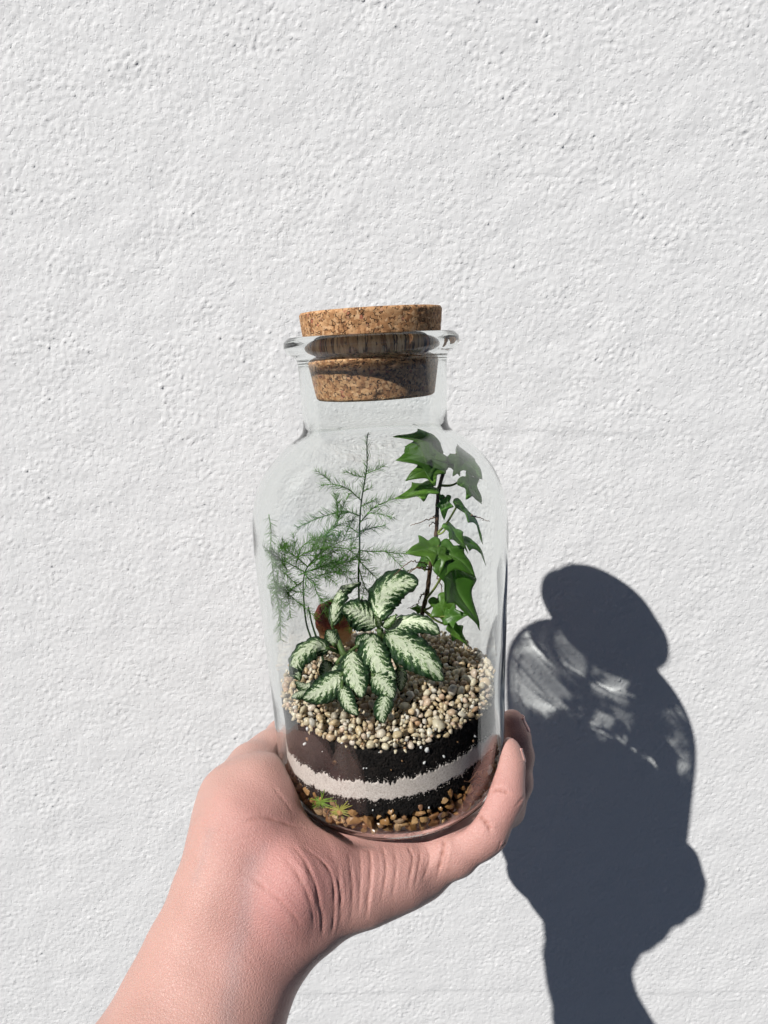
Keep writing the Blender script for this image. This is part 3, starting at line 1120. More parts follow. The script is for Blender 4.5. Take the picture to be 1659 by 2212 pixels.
def ivy_leaf(base, tip, normal, width=1.0, cup=0.3, droop=0.15, fold=0.15, seed=0):
    g = np.random.default_rng(seed)
    half = catmull([(x, y, 0) for x, y in IVY_OUT], 3)[:, :2]
    asym = g.uniform(0.88, 1.12, 2)
    rt = half * np.array([width * asym[0], 1])
    lf = (half * np.array([-width * asym[1], 1]))[::-1][1:-1]
    outl = np.vstack([rt, lf])
    n = len(outl)
    cen = np.array([0.0, 0.32])
    rings = [0.0, 0.22, 0.45, 0.65, 0.82, 1.0]
    pts = [cen]
    for k in rings[1:]:
        pts += [cen + (p - cen) * k for p in outl]
    pts = np.array(pts)
    f = []
    for i in range(n):
        f.append((0, 1 + i, 1 + (i + 1) % n))
    for k in range(len(rings) - 2):
        a, b = 1 + k * n, 1 + (k + 1) * n
        for i in range(n):
            f.append((a + i, b + i, b + (i + 1) % n, a + (i + 1) % n))
    # veins from the leaf foot to each lobe
    vein = np.zeros(len(pts))
    for tx, ty in ((0, 1.05), (0.62 * width, 0.41), (-0.62 * width, 0.41), (0.42 * width, -0.04), (-0.42 * width, -0.04)):
        e = np.array([tx, ty])
        tt = np.clip((pts @ e) / (e @ e), 0, 1)
        d = np.linalg.norm(pts - tt[:, None] * e, axis=1)
        vein = np.maximum(vein, np.exp(-(d / 0.028) ** 2))
    base, tip = np.asarray(base), np.asarray(tip)
    ax = tip - base
    L = np.linalg.norm(ax) / 1.05
    ax = ax / np.linalg.norm(ax)
    nn = np.asarray(normal, float)
    nn = nn - ax * (nn @ ax)
    nn /= np.linalg.norm(nn)
    sx = np.cross(ax, nn)
    x, y = pts[:, 0], pts[:, 1]
    h = -cup * x * x - droop * (y - 0.3) ** 2 + fold * (np.abs(x) * 0.8) + 0.06 * np.sin(7 * x + g.uniform(0, 6)) * np.sin(6 * y + g.uniform(0, 6)) - 0.02 * vein + g.uniform(-0.25, 0.25) * x * y
    v = base + L * (x[:, None] * sx + y[:, None] * ax + h[:, None] * nn)
    return v, f, pts, vein


def build_ivy():
    stem = [(909, 1345, 0.292), (913, 1320, 0.292), (923, 1277, 0.292), (930, 1222, 0.291), (941, 1162, 0.290), (944, 1087, 0.289), (949, 1047, 0.290), (969, 988, 0.292), (975, 976, 0.293)]
    sp = np.array([P(*q) for q in stem])
    root = thing('ivy', 'tall ivy with lobed green leaves climbing the right side of the bottle', 'plant', sp[0])
    path = catmull(sp, 8)
    r = np.linspace(0.00105, 0.0007, len(path)) * (1 + 0.25 * np.sin(np.arange(len(path)) * 0.9) ** 8)
    v, f = tube(path, r, 8)
    build('stem', v, f, ISTEM, root)
    L = [  # stem point, leaf foot, tip, normal, width, cup, droop, fold
        ((969, 990), (952, 972, 0.289), (857, 944, 0.283), (0.1, -0.45, 0.88), 1.0, 0.35, 0.20, 0.1),
        ((969, 990), (950, 984, 0.286), (861, 984, 0.279), (-0.15, -0.75, 0.6), 1.05, 0.3, 0.2, 0.1),
        ((966, 996), (944, 1003, 0.283), (878, 1034, 0.277), (-0.2, -0.85, 0.45), 1.1, 0.25, 0.15, 0.1),
        ((949, 1047), (933, 1050, 0.284), (853, 1071, 0.279), (-0.1, -0.6, 0.8), 0.8, 0.5, 0.15, 0.2),
        ((975, 978), (972, 984, 0.291), (994, 1026, 0.287), (0.2, -0.9, 0.35), 0.9, 0.3, 0.15, 0.1),
        ((972, 985), (985, 976, 0.288), (1042, 1030, 0.284), (0.1, -0.75, 0.65), 1.05, 0.2, 0.15, 0.05),
        ((951, 1050), (1005, 1030, 0.285), (1044, 1085, 0.288), (0.35, -0.75, 0.55), 1.0, 0.25, 0.2, 0.1),
        ((948, 1060), (960, 1072, 0.286), (957, 1121, 0.284), (-0.3, -0.9, 0.2), 0.75, 0.3, 0.1, 0.1),
        ((944, 1150), (989, 1086, 0.284), (1055, 1163, 0.281), (0.72, -0.15, 0.67), 0.8, 0.5, 0.2, 0.3),
        ((943, 1155), (968, 1133, 0.287), (1014, 1190, 0.282), (0.62, -0.45, 0.62), 0.9, 0.4, 0.2, 0.2),
        ((945, 1190), (982, 1152, 0.290), (1062, 1206, 0.290), (0.7, -0.2, 0.65), 0.6, 0.6, 0.25, 0.3),
        ((941, 1170), (947, 1180, 0.283), (877, 1192, 0.276), (-0.05, -0.7, 0.7), 1.1, 0.35, 0.15, 0.15),
        ((941, 1175), (944, 1186, 0.280), (948, 1240, 0.273), (0.05, -0.8, 0.55), 1.05, 0.3, 0.15, 0.1),
        ((942, 1178), (955, 1186, 0.282), (1031, 1238, 0.278), (0.3, -0.65, 0.7), 0.9, 0.35, 0.15, 0.15),
        ((935, 1300), (966, 1218, 0.280), (1037, 1355, 0.274), (0.62, -0.62, 0.48), 0.8, 0.35, 0.12, 0.15),
        ((925, 1318), (945, 1292, 0.284), (976, 1356, 0.280), (-0.2, -0.75, 0.62), 0.85, 0.3, 0.15, 0.1),
        ((925, 1318), (962, 1330, 0.279), (1008, 1326, 0.274), (0.1, -0.8, 0.6), 1.1, 0.3, 0.15, 0.1),
        ((925, 1290), (912, 1316, 0.295), (888, 1312, 0.293), (0.0, -0.7, 0.7), 1.0, 0.3, 0.15, 0.1),
        ((930, 1222), (925, 1206, 0.296), (896, 1225, 0.300), (0.1, -0.6, 0.8), 1.0, 0.3, 0.15, 0.1),
        ((966, 1222), (985, 1262, 0.289), (990, 1282, 0.287), (0.1, -0.8, 0.5), 1.0, 0.3, 0.15, 0.1),
        ((925, 1318), (975, 1350, 0.288), (1012, 1392, 0.287), (0.1, -0.5, 0.85), 0.9, 0.3, 0.15, 0.1),
    ]
    for i, (sp2, b, t, n, w, cup, dr, fo) in enumerate(L):
        B, T = P(*b), P(*t)
        v, f, uv, vein = ivy_leaf(B, T, n, w * 0.80, cup, dr, fo, seed=i)
        v = keep_inside(v)
        o = build('leaf', v, f, IVY, root, uv=uv, attrs={'vein': vein})
        solidify(o, 0.00025)
        d = np.linalg.norm(path - P(sp2[0], sp2[1], 0.291), axis=1)
        s0 = path[int(np.argmin(d))]
        midp = (s0 + B) / 2 + np.array([0, 0, -0.0015])
        tv, tf = tube(catmull([s0, midp, B], 8), np.linspace(0.0006, 0.00042, 17), 6)
        build('petiole', keep_inside(tv), tf, PETI, o, origin=world_loc(root))
    roots = [[(930, 1225, 0.287), (905, 1212, 0.284), (878, 1216, 0.281), (852, 1243, 0.279)], [(930, 1228, 0.287), (898, 1224, 0.284), (872, 1240, 0.282), (846, 1253, 0.281)], [(929, 1230, 0.287), (900, 1228, 0.283), (864, 1252, 0.281)],
             [(920, 1280, 0.290), (909, 1284, 0.288), (903, 1300, 0.287), (882, 1314, 0.286)], [(944, 1240, 0.288), (954, 1270, 0.287), (962, 1312, 0.286)], [(962, 1345, 0.284), (980, 1320, 0.283), (986, 1302, 0.282), (996, 1301, 0.281)],
             [(1016, 1110, 0.283), (1036, 1118, 0.284), (1058, 1126, 0.285)], [(941, 1110, 0.289), (920, 1122, 0.287), (885, 1134, 0.285)], [(944, 1128, 0.290), (934, 1128, 0.289), (926, 1136, 0.288)]]
    for pp in roots:
        p = catmull([P(*q) for q in pp], 8)
        p = p + 0.0003 * np.random.default_rng(len(pp)).standard_normal(p.shape)
        tv, tf = tube(p, np.linspace(0.00032, 0.00014, len(p)), 5)
        build('aerial_root', keep_inside(tv), tf, ROOT, root)


build_ivy()


# ---- asparagus fern
def needles(mb, path, r, dens=1.0, ln=(0.0028, 0.0050), spread=(0.6, 1.25), flat=None):
    """Tufts of thin needles all along a twig."""
    g = r
    d = np.r_[0, np.cumsum(np.linalg.norm(np.diff(path, axis=0), axis=1))]
    L = d[-1]
    s = 0.0012
    while s < L:
        p = np.array([np.interp(s, d, path[:, k]) for k in range(3)])
        q = np.array([np.interp(min(s + 0.001, L), d, path[:, k]) for k in range(3)])
        t = q - p
        if np.linalg.norm(t) < 1e-7:
            t = path[-1] - path[-2]
        t = t / np.linalg.norm(t)
        k_n = g.integers(3, 6)
        taper = 0.65 + 0.35 * min(1.0, (L - s) / 0.008)
        for _ in range(k_n):
            o = g.standard_normal(3)
            o -= t * (o @ t)
            o /= np.linalg.norm(o) + 1e-9
            a = g.uniform(*spread)
            dirn = math.cos(a) * t + math.sin(a) * o + np.array([0, 0, 0.12])
            dirn /= np.linalg.norm(dirn)
            ll = g.uniform(*ln) * taper
            bend = o * ll * g.uniform(-0.12, 0.12)
            tip = p + dirn * ll
            midq = p + dirn * ll * 0.5 + bend
            w = np.cross(dirn, g.standard_normal(3))
            w /= np.linalg.norm(w) + 1e-9
            w2 = np.cross(dirn, w)
            rr = 0.000085
            tri = [p + rr * w, p + rr * (-0.5 * w + 0.87 * w2), p + rr * (-0.5 * w - 0.87 * w2), midq + rr * w, midq + rr * (-0.5 * w + 0.87 * w2), midq + rr * (-0.5 * w - 0.87 * w2), tip]
            mb.add(np.array(tri), [(0, 1, 4, 3), (1, 2, 5, 4), (2, 0, 3, 5), (3, 4, 6), (4, 5, 6), (5, 3, 6)])
        s += g.uniform(0.0006, 0.0012) / dens


def build_fern():
    g = np.random.default_rng(5)
    stem_a = [(778, 1352, 0.300), (776, 1290, 0.299), (774, 1232, 0.298), (776, 1188, 0.297), (777, 1128, 0.297), (781, 1079, 0.296), (788, 1040, 0.296), (793, 1000, 0.296), (793, 975, 0.296), (795, 948, 0.295)]
    stem_b = [(684, 1420, 0.286), (672, 1380, 0.287), (660, 1345, 0.288), (655, 1300, 0.288), (655, 1252, 0.287), (665, 1222, 0.286), (690, 1196, 0.285), (705, 1165, 0.284)]
    sa, sb = np.array([P(*q) for q in stem_a]), np.array([P(*q) for q in stem_b])
    root = thing('asparagus_fern', 'feathery fine-needled fern with one upright spire and a dense clump at left', 'fern', (sa[0] + sb[0]) / 2)
    pa, pb = catmull(sa, 8), catmull(sb, 8)
    v, f = tube(pa, np.linspace(0.00055, 0.00018, len(pa)), 6)
    build('stem', v, f, FSTEM, root)
    v, f = tube(pb, np.linspace(0.0005, 0.0002, len(pb)), 6)
    build('stem', v, f, FSTEM, root)
    stem_c = catmull([P(*q) for q in [(700, 1430, 0.287), (684, 1380, 0.288), (672, 1345, 0.289), (664, 1310, 0.290)]], 8)
    v, f = tube(stem_c, np.linspace(0.0006, 0.0003, len(stem_c)), 6)
    build('stem', v, f, FSTEM, root)
    top = MB()
    needles(top, pa[len(pa) * 6 // 10:], g, 1.0, (0.0026, 0.0046))
    v, f = top.arr()
    build('needles', keep_inside(v), f, FERN, root)

    def frond(pts, mat, twigs=0.0, dens=1.0, ln=(0.0038, 0.0070)):
        path = catmull([P(*q) for q in pts], 8)
        mb = MB()
        needles(mb, path, g, dens, ln)
        tw, tf = tube(path, np.linspace(0.00028, 0.00012, len(path)), 5)
        mb.add(tw, tf)
        L = np.linalg.norm(np.diff(path, axis=0), axis=1).sum()
        for _ in range(int(twigs * L / 0.004)):
            i = g.integers(2, len(path) - 3)
            t = path[i + 2] - path[i]
            t /= np.linalg.norm(t)
            o = g.standard_normal(3) * np.array([1, 0.6, 1])
            o -= t * (o @ t)
            o /= np.linalg.norm(o)
            ll = g.uniform(0.006, 0.015)
            d = 0.75 * t + 0.75 * o
            pth = np.array([path[i], path[i] + d * ll * 0.5, path[i] + d * ll + np.array([0, 0, -0.001])])
            pth = catmull(pth, 5)
            needles(mb, pth, g, dens, (ln[0] * 0.85, ln[1] * 0.85))
            tv, tf = tube(pth, 0.00013, 4)
            mb.add(tv, tf)
        v, f = mb.arr()
        build('frond', keep_inside(v), f, mat, root)
    A = [
        [(791, 1021, 0.296), (813, 1010, 0.295), (831, 1001, 0.294)], [(791, 1030, 0.296), (769, 1026, 0.295), (749, 1015, 0.294)],
        [(781, 1079, 0.296), (753, 1056, 0.294), (723, 1046, 0.292), (694, 1047, 0.291)], [(785, 1060, 0.296), (801, 1052, 0.296)],
        [(779, 1092, 0.296), (795, 1084, 0.294), (815, 1074, 0.293)], [(777, 1128, 0.297), (805, 1096, 0.294), (831, 1082, 0.292), (858, 1072, 0.290)],
        [(776, 1112, 0.297), (743, 1102, 0.293), (705, 1112, 0.290), (673, 1124, 0.288), (644, 1138, 0.287)], [(776, 1146, 0.297), (805, 1138, 0.296), (832, 1132, 0.295)],
        [(776, 1188, 0.297), (805, 1190, 0.294), (829, 1190, 0.292), (853, 1194, 0.290), (878, 1196, 0.289)], [(776, 1210, 0.297), (802, 1236, 0.292), (822, 1254, 0.289)],
        [(775, 1225, 0.298), (790, 1268, 0.292), (812, 1296, 0.289)], [(775, 1150, 0.297), (760, 1140, 0.300), (748, 1134, 0.303)], [(775, 1300, 0.299), (800, 1330, 0.292), (830, 1345, 0.287), (872, 1345, 0.283)],
        [(775, 1290, 0.299), (740, 1330, 0.290), (716, 1342, 0.287)],
    ]
    for i, q in enumerate(A):
        frond(q, FERN2 if i in (6, 7, 12) else FERN, 0.25)
    B = [
        [(665, 1222, 0.286), (695, 1202, 0.284), (735, 1186, 0.284), (768, 1182, 0.286)], [(693, 1204, 0.285), (705, 1156, 0.283), (725, 1132, 0.282), (742, 1112, 0.281)],
        [(665, 1222, 0.286), (637, 1200, 0.283), (607, 1184, 0.281)], [(657, 1232, 0.287), (615, 1212, 0.284), (588, 1208, 0.283)],
        [(655, 1252, 0.287), (625, 1272, 0.284), (608, 1270, 0.283), (590, 1252, 0.283)], [(655, 1278, 0.287), (615, 1274, 0.284)], [(688, 1240, 0.284), (725, 1232, 0.283), (757, 1232, 0.283)],
        [(677, 1252, 0.284), (686, 1282, 0.282), (702, 1302, 0.281)], [(612, 1272, 0.283), (637, 1296, 0.282), (650, 1306, 0.282)],
        [(580, 1108, 0.287), (585, 1142, 0.286), (584, 1192, 0.285), (591, 1252, 0.284), (598, 1302, 0.284), (605, 1380, 0.283)],
        [(640, 1215, 0.290), (655, 1180, 0.291), (690, 1160, 0.293), (720, 1164, 0.294)], [(690, 1196, 0.290), (730, 1172, 0.292), (765, 1160, 0.294)], [(645, 1240, 0.280), (690, 1222, 0.279), (740, 1206, 0.279)],
        [(620, 1230, 0.290), (602, 1200, 0.291), (612, 1166, 0.292)], [(655, 1230, 0.287), (672, 1254, 0.280), (690, 1262, 0.279)], [(600, 1230, 0.284), (596, 1280, 0.284), (615, 1310, 0.284)],
        [(672, 1230, 0.292), (712, 1215, 0.295), (755, 1212, 0.297)], [(640, 1205, 0.279), (672, 1190, 0.278), (712, 1182, 0.278)],
    ]
    for i, q in enumerate(B):
        frond(q, FERN2 if i in (7, 12, 14) else FERN, 0.85 if i != 9 else 0.25)


build_fern()


# ---- moss sprigs and root threads against the glass near the bottom
def on_glass(px, py, R=0.0494):
    d = ray(px, py)
    o3, dd = Jinv(np.zeros(3)), d @ JM
    A = dd[0] ** 2 + dd[1] ** 2
    B = 2 * (o3[0] * dd[0] + o3[1] * dd[1])
    c = o3[0] ** 2 + o3[1] ** 2 - R * R
    t = (-B - math.sqrt(max(B * B - 4 * A * c, 0))) / (2 * A)
    return J(o3 + dd * t)


def build_sprigs():
    g = np.random.default_rng(8)
    mg = plain_mat('moss_green', (0.24, 0.42, 0.04), 0.5, (0.3, 0.5, 0.05))
    my = plain_mat('moss_yellow', (0.50, 0.50, 0.09), 0.5, (0.5, 0.5, 0.08))
    for cx, cy, mat, n, label in ((697, 1728, mg, 16, 'bright green moss sprig pressed against the glass above the brown stones'), (736, 1748, my, 18, 'yellow-green moss sprig beside the greener one, against the glass')):
        c = on_glass(cx, cy, 0.0493)
        root = thing('moss_sprig', label, 'moss', c)
        for k in range(n):
            a = 2 * math.pi * k / n + g.uniform(-0.2, 0.2)
            r = g.uniform(14, 34)
            p1 = on_glass(cx + r * 0.5 * math.cos(a) + g.uniform(-3, 3), cy + r * 0.45 * math.sin(a), 0.0495)
            p2 = on_glass(cx + r * math.cos(a), cy + r * 0.8 * math.sin(a), 0.0494)
            tv, tf = tube(catmull([c, p1, p2], 4), np.linspace(0.00045, 0.00014, 9), 5)
            build('leaf', tv, tf, mat, root)
    pale = plain_mat('root_thread', (0.34, 0.17, 0.09))
    root = thing('root_threads', 'tangle of thin pinkish-brown roots against the glass beside the little finger', 'roots', on_glass(1020, 1690))
    for k in range(7):
        x, y = 1000 + g.uniform(-8, 30), 1712 - g.uniform(0, 34)
        pts = [on_glass(x, y, 0.0496)]
        for _ in range(4):
            x += g.uniform(4, 13)
            y += g.uniform(-12, 5)
            pts.append(on_glass(x, y, 0.0496))
        tv, tf = tube(catmull(pts, 5), 0.0002, 4)
        build('root', tv, tf, pale, root)


build_sprigs()



# ------------------------------------------------------------------ hand
VOX = 0.0011
HLO = np.array([-0.185, 0.075, -0.430])
HHI = np.array([0.095, 0.400, -0.135])


class Field:
    """Signed distance grid that grows by smooth union of rounded cones and ellipsoids."""

    def __init__(self):
        self.n = np.ceil((HHI - HLO) / VOX).astype(int)
        self.d = np.full(tuple(self.n), 0.05, dtype=np.float32)

    def box(self, lo, hi):
        a = np.clip(((lo - HLO) / VOX).astype(int), 0, self.n - 1)
        b = np.clip(((hi - HLO) / VOX).astype(int) + 2, 1, self.n)
        sl = tuple(slice(a[i], b[i]) for i in range(3))
        ax = [HLO[i] + VOX * np.arange(a[i], b[i]) for i in range(3)]
        X, Y, Z = np.meshgrid(*ax, indexing='ij', sparse=True)
        return sl, X, Y, Z

    def merge(self, sl, d, k):
        a = self.d[sl]
        h = np.clip(0.5 + 0.5 * (a - d) / k, 0, 1)
        self.d[sl] = a * (1 - h) + d * h - k * h * (1 - h)

    def cone(self, p, q, r1, r2, k=0.006):
        p, q = np.asarray(p), np.asarray(q)
        m = max(r1, r2) + k + 0.012
        sl, X, Y, Z = self.box(np.minimum(p, q) - m, np.maximum(p, q) + m)
        ba = q - p
        l2 = ba @ ba
        t = np.clip(((X - p[0]) * ba[0] + (Y - p[1]) * ba[1] + (Z - p[2]) * ba[2]) / l2, 0, 1)
        d = np.sqrt((X - p[0] - t * ba[0]) ** 2 + (Y - p[1] - t * ba[1]) ** 2 + (Z - p[2] - t * ba[2]) ** 2) - (r1 + (r2 - r1) * t)
        self.merge(sl, d.astype(np.float32), k)

    def chain(self, pts, k=0.006):
        """pts: (px, py, depth, radius)"""
        for a, b in zip(pts[:-1], pts[1:]):
            self.cone(P(*a[:3]), P(*b[:3]), a[3], b[3], k)

    def ellipsoid(self, c, ax, rad, k=0.006):
        """ax: 3x3 rows are unit axes"""
        c = np.asarray(c)
        m = max(rad) + k + 0.012
        sl, X, Y, Z = self.box(c - m, c + m)
        s = 0
        for i in range(3):
            u = ((X - c[0]) * ax[i][0] + (Y - c[1]) * ax[i][1] + (Z - c[2]) * ax[i][2]) / rad[i]
            s = s + u * u
        k0 = np.sqrt(s)
        d = (k0 - 1) * min(rad) * 1.15
        self.merge(sl, d.astype(np.float32), k)


def surface_nets(D, lo, h):
    S = D < 0
    n = np.array(D.shape)
    cnt = np.zeros(n - 1, dtype=np.int8)
    for i in (0, 1):
        for j in (0, 1):
            for k in (0, 1):
                cnt += S[i:n[0] - 1 + i, j:n[1] - 1 + j, k:n[2] - 1 + k]
    act = (cnt > 0) & (cnt < 8)
    ijk = np.argwhere(act)
    idx = -np.ones(act.shape, dtype=np.int64)
    idx[act] = np.arange(len(ijk))
    acc = np.zeros((len(ijk), 3))
    num = np.zeros(len(ijk))
    cor = [(i, j, k) for i in (0, 1) for j in (0, 1) for k in (0, 1)]
    vals = {c: D[ijk[:, 0] + c[0], ijk[:, 1] + c[1], ijk[:, 2] + c[2]] for c in cor}
    for a in cor:
        for ax in range(3):
            if a[ax] == 0:
                b = list(a)
                b[ax] = 1
                b = tuple(b)
                va, vb = vals[a], vals[b]
                m = (va < 0) != (vb < 0)
                t = np.where(m, va / np.where(m, va - vb, 1), 0)
                for c in range(3):
                    acc[:, c] += np.where(m, a[c] + (t if c == ax else 0), 0)
                num += m
    v = lo + h * (ijk + acc / num[:, None])
    quads = []
    for ax in range(3):
        sl0 = [slice(1, n[i] - 1) for i in range(3)]
        sl1 = [slice(1, n[i] - 1) for i in range(3)]
        sl0[ax] = slice(0, n[ax] - 1)
        sl1[ax] = slice(1, n[ax])
        s0, s1 = S[tuple(sl0)], S[tuple(sl1)]
        off = np.array([1, 1, 1])
        off[ax] = 0
        for flip, m in ((False, s0 & ~s1), (True, ~s0 & s1)):
            e = np.argwhere(m) + off
            b, c = (ax + 1) % 3, (ax + 2) % 3
            q = []
            for db, dc in ((-1, -1), (0, -1), (0, 0), (-1, 0)):
                w = e.copy()
                w[:, b] += db
                w[:, c] += dc
                q.append(idx[w[:, 0], w[:, 1], w[:, 2]])
            q = np.stack(q, 1)
            quads.append(q[:, ::-1] if flip else q)
    q = np.vstack(quads)
    q = q[(q >= 0).all(1)]
    return v, q


def relax(v, q, it, lam=0.5, mu=-0.52):
    n = len(v)
    e = np.vstack([q[:, [0, 1]], q[:, [1, 2]], q[:, [2, 3]], q[:, [3, 0]]])
    deg = np.bincount(e[:, 0], minlength=n) + np.bincount(e[:, 1], minlength=n)
    for i in range(it):
        for s in (lam, mu):
            a = np.zeros_like(v)
            for c in range(3):
                a[:, c] = np.bincount(e[:, 0], v[e[:, 1], c], n) + np.bincount(e[:, 1], v[e[:, 0], c], n)
            v = v + s * (a / deg[:, None] - v)
    return v


def jar_sdf(X, Y, Z):
    """Distance to the outside of the bottle's lower body."""
    x, y, z = X - JLOC[0], Y - JLOC[1], Z - JLOC[2]
    lx = x * JM[0, 0] + y * JM[1, 0] + z * JM[2, 0]
    ly = x * JM[0, 1] + y * JM[1, 1] + z * JM[2, 1]
    lz = x * JM[0, 2] + y * JM[1, 2] + z * JM[2, 2]
    rr = 0.0085
    dr = np.sqrt(lx * lx + ly * ly) - (0.0537 - rr)
    dz = np.abs(lz + 0.1015) - (0.1018 - rr)
    return np.minimum(np.maximum(dr, dz), 0) + np.sqrt(np.maximum(dr, 0) ** 2 + np.maximum(dz, 0) ** 2) - rr


FOREARM_L = [(120, 2700, 0.150, 0.0270), (250, 2420, 0.178, 0.0245), (356, 2212, 0.203, 0.0192), (417, 2075, 0.218, 0.0180), (478, 1952, 0.228, 0.0182)]
FOREARM_R = [(330, 2700, 0.150, 0.0270), (420, 2420, 0.178, 0.0235), (482, 2212, 0.202, 0.0188), (526, 2100, 0.216, 0.0174), (560, 2020, 0.226, 0.0178)]
PINKY = [(915, 1868, 0.251, 0.0124), (980, 1838, 0.250, 0.0100), (1030, 1808, 0.250, 0.0090), (1050, 1788, 0.251, 0.0090), (1072, 1752, 0.253, 0.0080), (1090, 1714, 0.257, 0.0078), (1096, 1680, 0.261, 0.0068), (1098, 1650, 0.265, 0.0066), (1098, 1622, 0.268, 0.0057)]
RING = [(935, 1826, 0.285, 0.0125), (1000, 1795, 0.293, 0.0105), (1092, 1742, 0.300, 0.0094), (1112, 1690, 0.307, 0.0084), (1118, 1635, 0.313, 0.0078), (1113, 1590, 0.316, 0.0072), (1108, 1558, 0.318, 0.0062)]
MIDDLE = [(930, 1790, 0.315, 0.0125), (1000, 1750, 0.332, 0.0105), (1062, 1690, 0.346, 0.0094), (1066, 1640, 0.352, 0.0084), (1050, 1598, 0.356, 0.0076), (1030, 1565, 0.358, 0.0062)]
INDEX = [(870, 1765, 0.335, 0.0125), (920, 1712, 0.356, 0.0105), (950, 1655, 0.366, 0.0092), (935, 1612, 0.367, 0.0082), (905, 1588, 0.366, 0.0074), (880, 1578, 0.365, 0.0060)]
THUMB = [(516, 1825, 0.242, 0.0180), (520, 1738, 0.262, 0.0175), (548, 1672, 0.283, 0.0128), (585, 1632, 0.300, 0.0108), (618, 1600, 0.318, 0.0098), (640, 1585, 0.332, 0.0080)]


def hand_field():
    F = Field()
    F.chain(FOREARM_L, 0.010)
    F.chain(FOREARM_R, 0.014)
    F.chain([(300, 2420, 0.178, 0.022), (424, 2212, 0.203, 0.0195), (475, 2085, 0.217, 0.0175), (522, 1985, 0.227, 0.0175)], 0.012)
    # carpus and palm
    F.chain([(478, 1952, 0.228, 0.0182), (508, 1885, 0.234, 0.0180), (530, 1815, 0.246, 0.0185)], 0.010)
    F.chain([(565, 2020, 0.226, 0.0182), (625, 1968, 0.232, 0.0190), (690, 1925, 0.238, 0.0182)], 0.010)
    F.chain([(522, 1985, 0.228, 0.0175), (580, 1915, 0.235, 0.0190), (640, 1870, 0.245, 0.0180)], 0.012)
    # little-finger side of the palm
    F.chain([(690, 1925, 0.238, 0.0180), (780, 1905, 0.242, 0.0158), (860, 1884, 0.247, 0.0138), (915, 1868, 0.252, 0.0126)], 0.008)
    F.chain([(640, 1880, 0.245, 0.0180), (760, 1850, 0.262, 0.0160), (880, 1830, 0.280, 0.0140)], 0.012)
    # middle of the palm under the bottle
    F.chain([(600, 1850, 0.256, 0.0180), (720, 1815, 0.285, 0.0160), (850, 1790, 0.310, 0.0135)], 0.014)
    F.chain([(560, 1800, 0.262, 0.0180), (680, 1775, 0.300, 0.0150), (800, 1758, 0.330, 0.0130)], 0.014)
    F.cone(P(900, 1850, 0.262), P(880, 1780, 0.325), 0.0125, 0.0125, 0.010)
    # heel pads
    F.cone(P(625, 1905, 0.2295), P(690, 1890, 0.236), 0.0185, 0.0160, 0.006)
    F.cone(P(540, 1755, 0.252), P(560, 1715, 0.259), 0.0165, 0.0140, 0.005)
    # ball of the thumb
    F.chain(THUMB, 0.008)
    F.chain([(530, 1800, 0.246, 0.0185), (565, 1745, 0.256, 0.0150), (590, 1700, 0.266, 0.0110)], 0.012)
    for ch in (PINKY, RING, MIDDLE, INDEX):
        F.chain(ch, 0.0035)
    F.cone(P(*MIDDLE[1][:3]), P(*INDEX[1][:3]), 0.009, 0.009, 0.006)  # flesh added between middle and index finger, closing a gap in the cast shadow
    F.cone(P(*MIDDLE[2][:3]), P(*INDEX[2][:3]), 0.008, 0.008, 0.004)
    F.cone(P(*RING[1][:3]), P(*MIDDLE[1][:3]), 0.009, 0.009, 0.006)
    F.cone(P(*PINKY[2][:3]), P(*RING[2][:3]), 0.0078, 0.008, 0.003)  # unseen web to the ring finger, added to plug a hole in the shadow
    F.cone(P(*PINKY[1][:3]), P(*RING[1][:3]), 0.0085, 0.009, 0.004)
    # the bottle presses into the flesh
    sl, X, Y, Z = F.box(np.array([-0.075, 0.21, -0.225]), np.array([0.075, 0.38, -0.137]))
    js = jar_sdf(X, Y, Z).astype(np.float32)
    a = F.d[sl]
    b = -(js - 0.0004)
    k = 0.0015
    h = np.clip(0.5 - 0.5 * (a - b) / k, 0, 1)
    F.d[sl] = a * (1 - h) + b * h + k * h * (1 - h)
    return F.d


